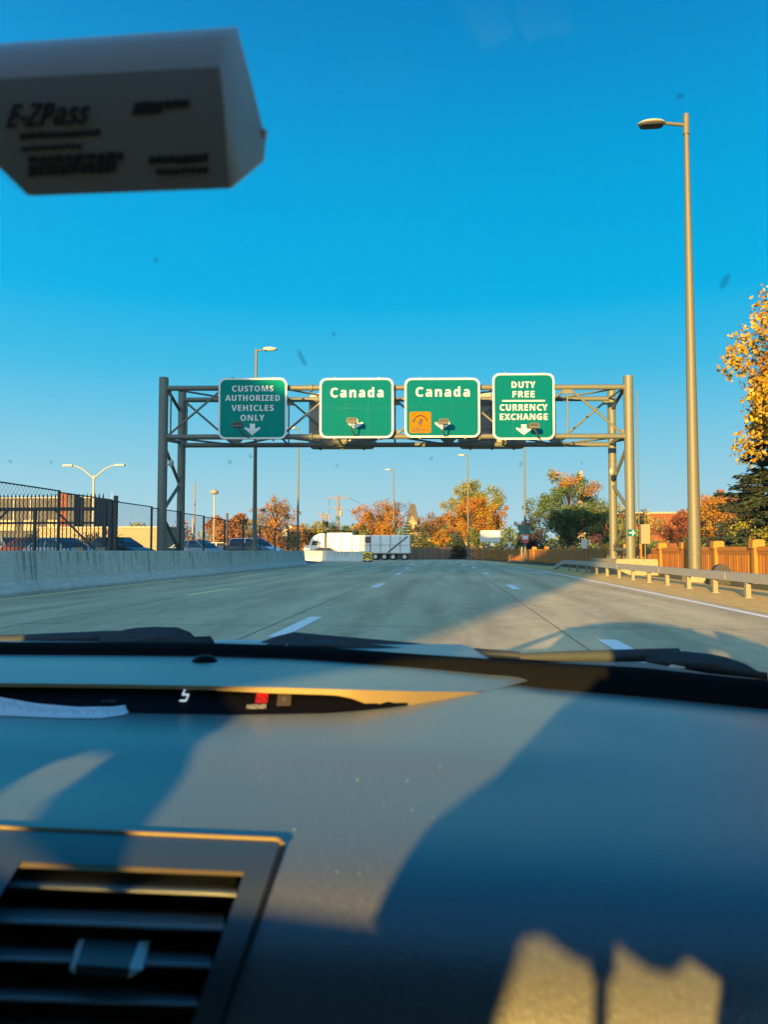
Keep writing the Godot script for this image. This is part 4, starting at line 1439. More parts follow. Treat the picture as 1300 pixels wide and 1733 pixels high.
	part("roof", st, M.roof_tan, t)
	t = thing("white_house", "white gabled house behind the mesh fence left of the truck cab", "house", Vector3(-24.0, 0, -118))
	st = mb()
	box(st, Vector3(0, 1.7, 0), Vector3(5, 3.4, 6))
	prism(st, pv([-2.5, 3.4, 2.5, 3.4, 0, 5.0]), -2.98, 2.98)
	part("wall", st, M.trailer, t)
	st = mb()
	for s in [-1, 1]: bar(st, Vector3(0, 5.06, 0) , Vector3(2.7 * s, 3.34, 0), 6.3, 0.1)
	part("roof", st, M.slate, t)
	st = mb()
	box(st, Vector3(0.6, 3.9, 3.02), Vector3(0.7, 0.8, 0.06))
	part("window", st, M.window_dark, t)
	# weathered board fence at the end of the road
	t = thing("back_fence", "weathered brown board fence closing the far end of the road", "fence", Vector3(0, 0, -101))
	rng.seed = 33
	st = mb()
	prism(st, pv([-0.11, 0, 0.11, 0, 0.11, 1.5, -0.11, 1.5]), -0.015, 0.015)
	st.generate_normals()
	var bmesh_ := st.commit()
	for k in 58:
		share("board", bmesh_, M.weathered if rng.randf() < 0.6 else M.wood_pole, t, Transform3D(Basis.from_scale(Vector3(1, rng.randf_range(0.94, 1.06), 1)), Vector3(-9.0 + k * 0.235, 0, rng.randf_range(-0.02, 0.02))))
	for y in [0.3, 1.2]:
		st = mb()
		box(st, Vector3(-2.2, y, -0.05), Vector3(13.8, 0.1, 0.06))
		part("rail", st, M.fence_wood_b, t)

const OR := [Color(0.25, 0.105, 0.004), Color(0.28, 0.135, 0.005), Color(0.23, 0.082, 0.004), Color(0.27, 0.155, 0.006)]
const YE := [Color(0.29, 0.150, 0.004), Color(0.26, 0.115, 0.004), Color(0.28, 0.175, 0.006), Color(0.18, 0.125, 0.010)]
const GOLD := [Color(0.36, 0.205, 0.004), Color(0.33, 0.165, 0.004), Color(0.36, 0.24, 0.006), Color(0.24, 0.17, 0.010)]
const GR := [Color(0.05, 0.095, 0.022), Color(0.075, 0.115, 0.022), Color(0.04, 0.075, 0.022)]
const OL := [Color(0.17, 0.175, 0.03), Color(0.13, 0.15, 0.028), Color(0.22, 0.20, 0.035)]
const RU := [Color(0.22, 0.09, 0.02), Color(0.27, 0.125, 0.025), Color(0.18, 0.075, 0.022)]
const RD := [Color(0.10, 0.028, 0.018), Color(0.13, 0.035, 0.018), Color(0.08, 0.03, 0.018)]
const DK := [Color(0.018, 0.018, 0.02), Color(0.024, 0.017, 0.02)]
const SP := [Color(0.018, 0.034, 0.020), Color(0.026, 0.044, 0.024), Color(0.013, 0.026, 0.017)]

func trees():
	var g1 := "autumn trees on the right behind the brown fence"
	var g2 := "autumn trees beyond the bend of the road"
	tree("maple_tree", "big maple with golden orange leaves leaning in at the right edge", Vector3(17.0, 0, -29), 14.3, 6.6, 6.9, GOLD, GOLD + GOLD + [Color(0.28, 0.11, 0.004)], 72000, 0.145, 4, g1, "tree", 230, 0.105)
	conifer("spruce_tree", "dark spruce standing under the golden maple at the right edge", Vector3(14.9, 0, -36.5), 8.6, 3.2, SP, 8, 20, g1, 1.3)
	tree("shrub", "rounded olive green shrub over the brown fence beside the spruce", Vector3(13.6, 0, -36), 2.75, 1.15, 1.2, OL + GR, OL, 1500, 0.09, 15, g1, "shrub", 40, 0.22)
	tree("maple_tree", "yellow orange tree behind the tallest lamp, below the brick chimney", Vector3(37.6, 0, -108), 9.6, 5.6, 4.3, OR + YE, YE + OR, 15000, 0.18, 23, g1, "tree", 70, 0.16)
	tree("maple_tree", "low dark red tree between the gantry legs and the tallest lamp", Vector3(26.3, 0, -90), 6.0, 3.6, 2.4, RD, RD + RU, 8000, 0.15, 29, g1, "tree", 60, 0.16)
	tree("maple_tree", "small yellow green tree just behind the right gantry legs", Vector3(14.2, 0, -58), 4.2, 1.9, 1.7, OL + GR, OL, 2200, 0.13, 31, g1, "tree", 44, 0.2)
	tree("maple_tree", "large green maple turning gold at its top, left of right gantry legs", Vector3(11.6, 0, -75), 9.2, 4.2, 4.3, GR + [Color(0.05, 0.085, 0.018)], YE + YE + OR, 22000, 0.13, 37, g1, "tree", 110, 0.14, 0.80)
	tree("maple_tree", "smaller green tree against the right gantry legs beside the large maple", Vector3(14.9, 0, -73), 6.0, 2.7, 2.7, GR, GR + OL, 7500, 0.12, 41, g1, "tree", 60, 0.17)
	tree("plum_tree", "dark purple leaved tree behind the lamp with the red plate", Vector3(9.6, 0, -93), 5.2, 2.2, 2.4, DK, DK + [Color(0.03, 0.02, 0.02)], 6500, 0.14, 43, g2, "tree", 60, 0.18)
	tree("maple_tree", "bright orange tree at the bend of the road behind the street lamp", Vector3(3.9, 0, -108), 9.0, 5.0, 4.0, OR + OR + YE, OR, 16000, 0.16, 47, g2, "tree", 90, 0.15)
	tree("poplar_tree", "tallest olive green tree rising behind the bright orange tree", Vector3(4.6, 0, -122), 13.0, 5.6, 4.6, OL, OL + [Color(0.14, 0.15, 0.03)], 15000, 0.18, 53, g2, "tree", 60, 0.17)
	tree("maple_tree", "low orange bush right of the white trailer, lit by the sun", Vector3(-0.9, 0, -103), 4.0, 1.5, 1.4, OR + YE, OR, 1600, 0.17, 59, g2, "tree", 30, 0.22)
	tree("maple_tree", "rusty orange tree behind the middle of the white trailer", Vector3(-10.2, 0, -112), 8.8, 5.2, 4.0, RU + OR, RU + OR, 12000, 0.155, 61, g2, "tree", 80, 0.16)
	tree("maple_tree", "small vivid orange tree just above the rear of the trailer", Vector3(-8.9, 0, -106), 5.2, 1.6, 1.5, OR, OR, 1800, 0.18, 67, g2, "tree", 36, 0.2)
	tree("maple_tree", "yellow green tree left of the rusty tree above the trailer front", Vector3(-13.2, 0, -110), 5.4, 2.6, 2.0, OL + YE, OL, 3200, 0.18, 69, g2, "tree", 50, 0.18)
	bare_tree("bare_tree", "tall grey tree without leaves behind the rusty tree", Vector3(-9.4, 0, -126), 12.0, RU, 0.04, 71, 1.1, g2)
	tree("maple_tree", "pale tan thinning tree right of the tower house", Vector3(-2.6, 0, -126), 7.6, 3.6, 2.7, [Color(0.16, 0.085, 0.03), Color(0.14, 0.09, 0.03)], [Color(0.17, 0.11, 0.05), Color(0.15, 0.08, 0.03)], 7000, 0.14, 73, g2, "tree", 70, 0.17)
	conifer("spruce_tree", "short olive green spruce right of the rear of the trailer", Vector3(-3.4, 0, -104), 4.6, 1.7, [Color(0.07, 0.085, 0.03), Color(0.05, 0.07, 0.03)], 79, 12, g2)
	conifer("spruce_tree", "dark green spruce just behind the rear corner of the trailer", Vector3(-5.6, 0, -106), 5.4, 1.9, GR + SP, 83, 13, g2)
	conifer("spruce_tree", "dark blue green spruce left of the bend lamp", Vector3(1.4, 0, -101), 3.7, 1.5, SP, 89, 11, g2)
	bank("bushes", "mixed green and rust bushes along the far end of the road", [Vector3(-16, 0, -106), Vector3(-8, 0, -105), Vector3(0, 0, -104), Vector3(6, 0, -101), Vector3(11, 0, -97), Vector3(16, 0, -92)], 3.9, 2.5, GR + OL + RU + SP, 9000, 0.17, 3)
	bank("bushes", "dark green and tan growth behind the brown fence", [Vector3(12.0, 0, -70), Vector3(12.8, 0, -58), Vector3(14.5, 0, -50), Vector3(16, 0, -44)], 1.7, 2.0, GR + OL + SP, 5000, 0.12, 6)
	bank("bushes", "thicket of orange and green growth behind the parked cars", [Vector3(-36, 0, -88), Vector3(-28, 0, -88), Vector3(-20, 0, -88), Vector3(-17, 0, -92)], 4.0, 3.0, RU + OL + GR, 9000, 0.17, 9)
	bank("bushes", "distant tree line beyond the car park on the left", [Vector3(-95, 0, -170), Vector3(-70, 0, -175), Vector3(-40, 0, -180), Vector3(-20, 0, -185), Vector3(20, 0, -190), Vector3(60, 0, -170)], 7.0, 8.0, OL + GR + RU, 14000, 0.35, 12)
	var g3 := "trees behind the car park on the left"
	tree("thinning_tree", "wide thinning tree with rusty leaves left of the barrier lamp", Vector3(-20.9, 0, -92), 8.0, 3.6, 3.4, [Color(0.26, 0.12, 0.03), Color(0.20, 0.10, 0.03), Color(0.16, 0.11, 0.035)], [Color(0.20, 0.13, 0.05), Color(0.22, 0.11, 0.03)], 7000, 0.12, 97, g3, "tree", 90, 0.13)
	tree("thinning_tree", "low rusty tree between the globe lamp and the wide thinning tree", Vector3(-24.0, 0, -96), 5.6, 3.0, 2.4, RU, RU + OL, 4500, 0.13, 99, g3, "tree", 60, 0.15)
	tree("thinning_tree", "low olive brown tree behind the posts right of the gantry legs", Vector3(-29.0, 0, -99), 5.4, 3.2, 2.3, RU + OL, RU, 4500, 0.13, 100, g3, "tree", 60, 0.15)
	bare_tree("half_bare_tree", "low bare tree right of the left gantry legs, leftmost", Vector3(-30.5, 0, -100), 6.6, RU, 0.4, 101, 0.9, g3)
	bare_tree("half_bare_tree", "low bare tree between the globe lamp and the tan post", Vector3(-26.2, 0, -98), 7.0, RU, 0.5, 103, 0.9, g3)
	tree("maple_tree", "yellow olive tree between the two left street lamps", Vector3(-17.0, 0, -96), 4.9, 2.7, 2.1, OL + YE, OL, 5000, 0.13, 107, g3, "tree", 44, 0.2)
	tree("maple_tree", "dark round green tree right of the second left lamp", Vector3(-15.8, 0, -104), 5.7, 2.6, 2.2, GR, GR + [Color(0.09, 0.05, 0.02)], 5000, 0.13, 109, g3, "tree", 44, 0.2)
	tree("maple_tree", "dark leafy tree hanging over the fence beside the truck cab", Vector3(-17.3, 0, -84), 3.9, 1.2, 1.5, SP, SP, 1800, 0.15, 113, g3, "tree", 36, 0.22)

# ---------------------------------------------------------------- the car one sits in
const DROP := [0.30, 0.52, 0.36, 0.40, 0.40, 0.34, 0.43, 0.268, 0.445, 0.248, 0.47, 0.226, 0.495, 0.2155, 0.52, 0.2095, 0.57, 0.2045, 0.66, 0.201, 0.80, 0.195, 0.90, 0.191, 1.0, 0.188, 1.15, 0.184, 1.5, 0.18]

func smooth_drop(s: float) -> float:
	return (track(DROP, s - 0.02) + track(DROP, s - 0.01) + track(DROP, s) + track(DROP, s + 0.01) + track(DROP, s + 0.02)) / 5.0

func dash_drop(x: float, s: float) -> float:                    # how far the dash top lies below the eye
	var d := smooth_drop(s)
	var crease := lerpf(1.03, 0.84, clampf((x - 0.1) / 0.33, 0, 1.6))
	d += maxf(0.0, s - crease) * 0.115 * smoothstep(0.02, 0.14, x)
	# a shallow swell in front of the screen
	d -= 0.006 * exp(-pow((s - 0.76) / 0.06, 2)) * (1.0 - smoothstep(-0.05, 0.25, x))
	return d

func dash_at(u: float, v: float, deeper := 0.0) -> Vector3:     # where a sight line meets the dash (or DEEPER behind it)
	var d := sight(u, v)
	var a := 0.2; var b := 1.6
	for k in 40:
		var m := (a + b) * 0.5
		var p := EYE + d * m
		if p.y > EYE.y - dash_drop(p.x, -p.z): a = m
		else: b = m
	return EYE + d * (a + deeper)

func lerp_pt(a: Array, b: Array, f: float) -> Array: return [lerpf(a[0], b[0], f), lerpf(a[1], b[1], f)]

func cabin():
	var car := thing("car_cabin", "dark grey dashboard and pale blue bonnet of the car one sits in", "car", Vector3(-0.4, 0, 0))
	XF = Transform3D(Basis.IDENTITY, Vector3(0.4, 0, 0))         # parts are laid out round the eye, then set on the car's own base
	# dash top: a sheet with a hole for the air vent
	var vent_out := pv([-30, 1425, 452, 1445, 345, 1733, 290, 1900, -290, 1900])
	var st := mb()
	st.set_smooth_group(1)
	var us := []
	var rows := []
	for i in 56:
		var s := 0.30 + 0.010 * i if i < 28 else 0.58 + (i - 28) * 0.034
		var row := []
		for k in 86:
			var x := -1.22 + k * 0.0218
			row.append(Vector3(x, EYE.y - dash_drop(x, s), -s))
		rows.append(row)
	var cb := Basis.from_euler(Vector3(deg_to_rad(PITCH), deg_to_rad(YAW), 0)).inverse()
	for i in rows.size() - 1:
		for k in rows[i].size() - 1:
			var m: Vector3 = (rows[i][k] + rows[i + 1][k + 1]) * 0.5
			var c := cb * (m - EYE)
			var px := Vector2(650 + F * c.x / -c.z, 866.5 - F * c.y / -c.z)
			if Geometry2D.is_point_in_polygon(px, vent_out): continue
			quad(st, rows[i][k], rows[i][k + 1], rows[i + 1][k + 1], rows[i + 1][k])
	st.set_smooth_group(-1)
	var dash := part("dashboard", st, M.dash, car)
	# shelf over the screen
	var lip := [-260, 1154, -150, 1155, 0, 1156, 200, 1158, 410, 1162, 600, 1167.5, 700, 1170, 815, 1171.5, 860, 1161, 897, 1151.5]
	var lip_drop := [-260, 0.164, 410, 0.164, 600, 0.167, 700, 0.1745, 815, 0.1868, 860, 0.1875, 897, 0.190]
	var far := [-260, 1106, 0, 1110, 350, 1113, 500, 1117, 700, 1131, 900, 1146]
	var far_drop := [-260, 0.164, 500, 0.166, 700, 0.175, 860, 0.187, 900, 0.192]
	st = mb()
	var grid := []
	for j in 7:
		var f := j / 6.0
		var row := []
		for i in 49:
			var u := -260.0 + i * (1157.0 / 48.0)
			var a := on_height(u, track(lip, u), track(lip_drop, u))
			var b := on_height(u + 3.0, track(far, u) - 4.0, track(far_drop, u))
			row.append(a.lerp(b, f) + Vector3(0, 0.004 * sin(f * PI), 0))
		grid.append(row)
	sheet(st, grid)
	part("dashboard_shelf", st, M.dash, car)
	# the lip that faces the seats, and the wedge at its right end
	var bottom := [-260, 1190, 0, 1203, 120, 1208, 250, 1211, 400, 1213, 550, 1210, 630, 1203, 700, 1192, 760, 1182, 815, 1172.5]
	st = mb()
	var upper := []
	var lower := []
	for i in 45:
		var u := -260.0 + i * (1075.0 / 44.0)
		var p := on_height(u, track(lip, u), track(lip_drop, u))
		var low := lerpf(6.5, 9.5, smoothstep(300, 480, u)) if u < 560 else lerpf(9.5, track(bottom, u) - track(lip, u), smoothstep(560, 700, u))
		var g := dash_at(u, track(bottom, u))
		var q := p + Vector3(0, -low * -p.z / F * 1.02, 0.0)
		q = q.lerp(g, smoothstep(590, 700, u))
		upper.append(p); lower.append(q)
	sheet(st, [lower, upper])
	part("shelf_lip", st, M.ledge_sunlit, car)
	# black screen that leans back under the lip
	st = mb()
	lower = []; upper = []
	for i in 40:
		var u := -260.0 + i * (950.0 / 39.0)
		var top := on_height(u, track(lip, u) + 7.0, track(lip_drop, u) + 0.005)
		var g := dash_at(u, track(bottom, u))
		var f := smoothstep(600, 690, u)
		upper.append((top + Vector3(0, 0, -0.012)).lerp(g + Vector3(0, 0.003, 0), f)); lower.append(g + Vector3(0, -0.004, 0))
	sheet(st, [lower, upper])
	var screen := part("display_screen", st, M.screen, car)
	var on_screen := func(u: float, v: float, lift: float) -> Transform3D:
		var g := dash_at(u, track(bottom, u))
		var tp := on_height(u, track(lip, u) + 7.0, track(lip_drop, u) + 0.005) + Vector3(0, 0, -0.012)
		var d := sight(u, v)
		var upv := (tp - g).normalized()
		var g2 := dash_at(u + 20, track(bottom, u + 20))
		var right := (g2 - g).normalized()
		var nrm := right.cross(upv).normalized()
		upv = nrm.cross(right).normalized()
		var hit := EYE + d * ((g - EYE).dot(nrm) / d.dot(nrm))
		return Transform3D(Basis(right, upv, nrm), hit + nrm * lift)
	var T: Transform3D = on_screen.call(314, 1177, 0.0012)
	T.origin += Vector3(0.4, 0, 0)
	st = mb()
	var o := XF
	XF = T
	var dw := 0.0042                                             # half width of the figure and half height, on the leaning glass
	var dh := 0.0128
	for b in [1.0, 0.0, -1.0]: box(st, Vector3(-b * dh * 0.06, b * dh, 0), Vector3(dw * 2.0, 0.0028, 0.0006))
	box(st, Vector3(-dw + 0.0006 - dh * 0.03, dh * 0.5, 0), Vector3(0.0015, dh, 0.0006), Basis(Vector3.BACK, 0.06))
	box(st, Vector3(dw - 0.0006 + dh * 0.03, -dh * 0.5, 0), Vector3(0.0015, dh, 0.0006), Basis(Vector3.BACK, 0.06))
	part("speed_digit", st, M.digit, screen)
	XF = o
	for w in [["PASSENGER", 434, 1197, 0.0225, 0.0072, M.print_grey, false], ["AIRBAG", 444, 1174.5, 0.0135, 0.0058, M.red_light, true], ["SECURITY", 184, 1188, 0.019, 0.0058, M.print_faint, false]]:
		T = on_screen.call(w[1], w[2], 0.001)
		var wd: MeshInstance3D = words(w[0], w[3], w[4], w[5], screen, T.origin + Vector3(0.4, 0, 0), w[6], "lettering", T.basis, 0.0, 0.1)
	T = on_screen.call(443, 1184, 0.001)
	st = mb()
	XF = Transform3D(T.basis, T.origin + Vector3(0.4, 0, 0))
	for b in [[0, 0.0066, 0.0135, 0.0010], [0, -0.0066, 0.0135, 0.0010], [-0.0065, 0, 0.0009, 0.014], [0.0065, 0, 0.0009, 0.014]]: box(st, Vector3(b[0], b[1], 0), Vector3(b[2], b[3], 0.0005))
	part("indicator_frame", st, M.red_light, screen)
	XF = o
	var wd2: MeshInstance3D = words("ON", 0.0095, 0.0085, M.red_light, screen, T.origin + Vector3(0.4, 0, 0), true, "lettering", T.basis, 0.0, 0.1)
	T = on_screen.call(481, 1184, 0.0008)
	XF = Transform3D(T.basis, T.origin + Vector3(0.4, 0, 0))
	st = mb()
	box(st, Vector3.ZERO, Vector3(0.0165, 0.026, 0.0005))
	var ic := part("belt_indicator", st, M.icon_panel, screen)
	st = mb()
	tube(st, [Vector3(0.0, 0.0035, 0.0004), Vector3(0.0, 0.0035, 0.0008)], [0.0016], 10)
	prism(st, pv([-0.0022, -0.004, 0.0026, -0.004, 0.0018, 0.0014, -0.0012, 0.0014]), 0.0004, 0.0008)
	part("belt_symbol", st, M.print_faint, ic)
	XF = o
	# little dome sensor on the shelf
	st = mb()
	var ct := on_height(346, 1121, 0.163)
	var rings := []
	for i in 6:
		var a := i / 5.0 * PI * 0.48
		var ring := PackedVector3Array()
		for k in 16: ring.append(ct + Vector3(cos(TAU * k / 16) * cos(a) * 0.019, sin(a) * 0.011, -sin(TAU * k / 16) * cos(a) * 0.019))
		rings.append(ring)
	loft(st, rings)
	part("light_sensor", st, M.screen, car)
	# air vent: frame of three borders, slats, a thumb tab
	var oTL := [-60, 1398]; var oTR := [475, 1423]; var oBL := [-330, 1900]; var oBR := [316, 1900]
	var iTL := [34, 1459]; var iTR := [413, 1476]; var iBL := [-236, 1900]; var iBR := [266, 1900]
	var strip := func(stt: SurfaceTool, a: Array, b: Array, c: Array, d: Array, nn: int, mm: int, deep: float):   # a near left, b near right, c far right, d far left
		var g := []
		for j in mm + 1:
			var row := []
			var e0 := lerp_pt(a, d, j / float(mm)); var e1 := lerp_pt(b, c, j / float(mm))
			for i in nn + 1:
				var w := lerp_pt(e0, e1, i / float(nn))
				row.append(dash_at(w[0], w[1], deep))
			g.append(row)
		sheet(stt, g)
	st = mb()
	strip.call(st, iTL, iTR, oTR, oTL, 30, 4, -0.004)
	strip.call(st, oBL, iBL, iTL, oTL, 4, 24, -0.004)
	strip.call(st, iBR, oBR, oTR, iTR, 4, 24, -0.004)
	var vent := part("air_vent", st, M.trim, car)
	st = mb()
	strip.call(st, [iTL[0] - 6, iTL[1] + 9], [iTR[0] + 2, iTR[1] + 7], iTR, iTL, 30, 1, -0.003)
	part("inner_edge", st, M.ledge_sunlit, vent)
	st = mb()
	var pts := []
	for i in 31:
		var w := lerp_pt([-60, 1398], [462, 1420.5], i / 30.0)
		pts.append(dash_at(w[0], w[1], -0.004))
	for q in [[470, 1421.5], [476, 1424.5], [478, 1429]]: pts.append(dash_at(q[0], q[1], -0.004))
	tube(st, pts, [0.0017], 8)
	part("bead", st, M.ledge_sunlit, vent)
	st = mb()
	pts = []
	for i in 24:
		var w := lerp_pt([479, 1430], [318, 1900], i / 23.0)
		pts.append(dash_at(w[0], w[1], -0.0015))
	tube(st, pts, [0.0016], 6)
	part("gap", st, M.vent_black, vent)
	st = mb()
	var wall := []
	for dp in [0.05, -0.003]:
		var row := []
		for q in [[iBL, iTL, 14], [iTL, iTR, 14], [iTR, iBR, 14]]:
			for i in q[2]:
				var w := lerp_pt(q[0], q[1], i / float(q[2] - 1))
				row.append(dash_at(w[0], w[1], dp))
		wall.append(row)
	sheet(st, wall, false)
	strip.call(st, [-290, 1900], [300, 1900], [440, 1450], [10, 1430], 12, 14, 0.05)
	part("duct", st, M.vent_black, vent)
	var edge_l := func(v: float) -> float: return lerpf(iTL[0], iBL[0], (v - iTL[1]) / (iBL[1] - iTL[1]))
	var edge_r := func(v: float) -> float: return lerpf(iTR[0], iBR[0], (v - iTR[1]) / (iBR[1] - iTR[1]))
	for v0 in [1497, 1557, 1620, 1686, 1742, 1800]:
		var vr: float = v0 + 15.0
		st = mb()
		var prof := [[-36.0, 0.034], [-20.0, 0.020], [-6.0, 0.0085], [0.0, 0.006], [3.5, 0.0065], [6.0, 0.009], [6.0, 0.013], [0.0, 0.014], [-14.0, 0.024], [-28.0, 0.036]]
		rings = []
		for i in 15:
			var f := i / 14.0
			var ring := PackedVector3Array()
			for q in prof:
				var vv: float = lerpf(v0, vr, f) + q[0]
				var uu: float = lerpf(edge_l.call(v0) + 1.0, edge_r.call(vr) - 1.0, f)
				ring.append(dash_at(uu, vv, q[1]))
			rings.append(ring)
		loft(st, rings)
		part("slat", st, M.slat, vent)
	# thumb tab on the third slat
	var tabp := func(a: Array) -> Vector3: return dash_at(a[0], a[1], a[2])
	st = mb()
	var f4 := []
	for q in [[142, 1588, 0.012], [236, 1593, 0.012], [219, 1638, -0.006], [128, 1632, -0.006]]: f4.append(tabp.call(q))
	quad(st, f4[3], f4[2], f4[1], f4[0])
	var b4 := []
	for q in [[128, 1632, -0.006], [219, 1638, -0.006], [217, 1655, 0.002], [126, 1648, 0.002]]: b4.append(tabp.call(q))
	quad(st, b4[3], b4[2], b4[1], b4[0])
	var tab := part("thumb_tab", st, M.trim, vent)
	for q in [[[142, 1588, 0.012], [128, 1632, -0.006], [117, 1641, 0.004], [131, 1590, 0.020], [126, 1650, 0.002]], [[236, 1593, 0.012], [219, 1638, -0.006], [241, 1641, 0.004], [254, 1592, 0.020], [217, 1656, 0.002]]]:
		st = mb()
		var w4 := []
		for p in q: w4.append(tabp.call(p))
		quad(st, w4[0], w4[3], w4[2], w4[1]); tri(st, w4[1], w4[2], w4[4])
		part("tab_edge", st, M.satin, tab)
	# the black seal at the foot of the windscreen, cowl, wipers, bonnet
	var seal := [-300, 1104, 0, 1112, 200, 1113, 350, 1115, 500, 1120, 700, 1135, 900, 1149, 1100, 1161, 1300, 1183, 1500, 1214, 1800, 1275]
	var seal_drop := [-300, 0.166, 500, 0.168, 900, 0.186, 1100, 0.192, 1300, 0.200, 1500, 0.206]
	st = mb()
	grid = [[], [], [], []]
	for i in 70:
		var u := -300.0 + i * 30.0
		var p := on_height(u, track(seal, u), track(seal_drop, u))
		var h := lerpf(22.0, 25.0, clampf(u / 1300.0, 0, 1)) * -p.z / F
		grid[0].append(p + Vector3(0, -0.03, 0)); grid[1].append(p + Vector3(0, h * 0.75, -0.01)); grid[2].append(p + Vector3(0, h, -0.03)); grid[3].append(p + Vector3(0, h * 0.4, -0.1))
	sheet(st, grid)
	part("windscreen_seal", st, M.rubber, car)
	var cowl_top := [-300, 1086, 0, 1083, 350, 1093, 460, 1094, 600, 1091, 900, 1116, 1100, 1121, 1300, 1146, 1500, 1180, 1800, 1240]
	st = mb()
	grid = [[], [], [], []]
	for i in 70:
		var u := -300.0 + i * 30.0
		var p := on_height(u, track(seal, u) - 20.0, 0.186)
		var zc := minf(-p.z + 0.3, 1.62)
		var q := on_depth(u, track(cowl_top, u), zc)
		grid[0].append(on_depth(u, track(seal, u) + 6.0, zc - 0.22)); grid[1].append(on_depth(u, lerpf(track(seal, u) - 8.0, track(cowl_top, u), 0.35), zc - 0.14))
		grid[2].append(q); grid[3].append(q + Vector3(0, -0.05, -0.05))
	sheet(st, grid)
	part("cowl_panel", st, M.cowl, car)
	var hood_line := [-300, 1106, 0, 1100, 300, 1086, 370, 1082.5, 460, 1083, 640, 1089.5, 880, 1108, 1000, 1116, 1300, 1150, 1500, 1184, 1800, 1240]
	st = mb()
	grid = [[], [], [], [], []]
	for i in 70:
		var u := -300.0 + i * 30.0
		var p := on_depth(u, track(hood_line, u), 1.80)
		grid[0].append(p + Vector3(0, -0.06, 0.22)); grid[1].append(p + Vector3(0, -0.006, 0.06)); grid[2].append(p)
		grid[3].append(p + Vector3(p.x * 0.02, -0.10, -0.45)); grid[4].append(p + Vector3(p.x * 0.02, -0.34, -0.85))
	sheet(st, grid)
	part("bonnet", st, M.hood, car)
	# wipers: arm, blade and pivot cover
	var wip := func(label: String, arm: Array, cover: Array, zc: float):
		var w := mb()
		var ap := []
		var ar := []
		for i in range(0, arm.size(), 3):
			ap.append(on_depth(arm[i], arm[i + 1], zc)); ar.append(arm[i + 2])
		tube(w, ap, ar, 8)
		var wp := part("wiper", w, M.wiper, car)
		wp.set_meta("label", label)
		if cover.size():
			w = mb()
			# a rounded cover: outline given real thickness towards the car
			var front := []
			var back := []
			for i in range(0, cover.size(), 2):
				front.append(on_depth(cover[i], cover[i + 1], zc - 0.06)); back.append(on_depth(cover[i], cover[i + 1] - 1.0, zc + 0.05) + Vector3(0, 0.0, 0))
			var n := front.size()
			var mid := Vector3.ZERO
			for p in front: mid += p
			mid = mid / n + Vector3(0, 0, 0.02)
			w.set_smooth_group(1)
			for i in n:
				var j := (i + 1) % n
				tri(w, mid, front[j], front[i]); quad(w, front[i], front[j], back[j], back[i])
			w.set_smooth_group(-1)
			part("pivot_cover", w, M.wiper, wp)
	wip.call("left wiper with a humped pivot cover", [-280, 1092, 0.008, -60, 1084, 0.009, 60, 1081, 0.010, 170, 1078, 0.012, 240, 1078, 0.014], [165, 1092, 170, 1075, 200, 1072, 212, 1066, 232, 1063, 262, 1061.5, 300, 1062.5, 322, 1071, 330, 1080, 340, 1082, 345, 1078, 356, 1077, 362, 1086, 364, 1096], 1.5)
	wip.call("middle wiper blade lying along the windscreen foot", [430, 1096, 0.006, 470, 1086, 0.011, 497, 1081.5, 0.014, 540, 1085, 0.013, 640, 1092, 0.011, 760, 1102, 0.010, 880, 1111, 0.009], [440, 1098, 455, 1089, 490, 1081, 512, 1078.5, 517, 1083, 560, 1084, 700, 1098, 690, 1104], 1.5)
	wip.call("right wiper with a long pivot cover", [880, 1114, 0.008, 960, 1111, 0.009, 1090, 1109, 0.011, 1150, 1110, 0.013], [1090, 1120, 1100, 1109, 1128, 1107, 1142, 1103.5, 1160, 1103, 1200, 1107, 1230, 1113, 1262, 1124, 1284, 1137, 1300, 1139, 1300, 1150, 1200, 1140], 1.32)
	for g in [[228, 1076, 1.435], [484, 1092, 1.43], [755, 1112, 1.32], [793, 1112, 1.32], [1145, 1119, 1.255], [815, 1117, 1.3]]:   # small pale flecks
		st = mb()
		var p := on_depth(g[0], g[1], g[2])
		var s := 0.014 if g[0] == 1145 else 0.005
		tri(st, p + Vector3(-s, -s * 0.7, 0), p + Vector3(s, -s * 0.8, 0), p + Vector3(s * 0.5, s * 0.5, 0.001))
		part("pale_fleck", st, M.trailer, car)
	# glass
	st = mb()
	quad(st, Vector3(-1.15, 0.905, -1.42), Vector3(0.42, 0.905, -1.28), Vector3(0.34, 1.47, -0.33), Vector3(-1.1, 1.47, -0.33))
	var gl := part("windscreen", st, M.glass, car)
	var gn := Plane(Vector3(-1.15, 0.905, -1.42), Vector3(0.42, 0.905, -1.28), Vector3(0.34, 1.47, -0.33))
	st = mb()
	rng.seed = 77
	for q in [[511, 606, 4, 16, 0.45], [264, 440, 4, 4, 0], [565, 565, 3, 4, 0], [1228, 476, 5, 13, -0.5], [1152, 163, 6, 4, 0.3], [869, 660, 2, 3, 0], [730, 776, 3, 3, 0], [424, 772, 2.5, 4, 0.6], [389, 782, 3, 4, 0.6], [571, 788, 2.5, 2.5, 0], [882, 785, 2, 5, -0.2], [985, 783, 2, 2, 0], [86, 782, 3, 2, -0.6], [17, 781, 4, 2, -0.7]]:
		var d := sight(q[0], q[1])
		var hit = gn.intersects_ray(EYE, d)
		if hit == null: continue
		var sc: float = (hit - EYE).length() / F
		var ctr: Vector3 = EYE.lerp(hit, 0.995)

		for k in 10:
			var a := TAU * k / 10; var b := TAU * (k + 1) / 10
			var rot := func(t: float) -> Vector3:
				var e := Vector2(cos(t) * q[2], sin(t) * q[3]).rotated(q[4])
				return ctr + Vector3(e.x, e.y, 0) * sc
			tri(st, ctr, rot.call(a), rot.call(b))
	part("insect_smears", st, M.grime, gl).set_meta("kind", "stuff")
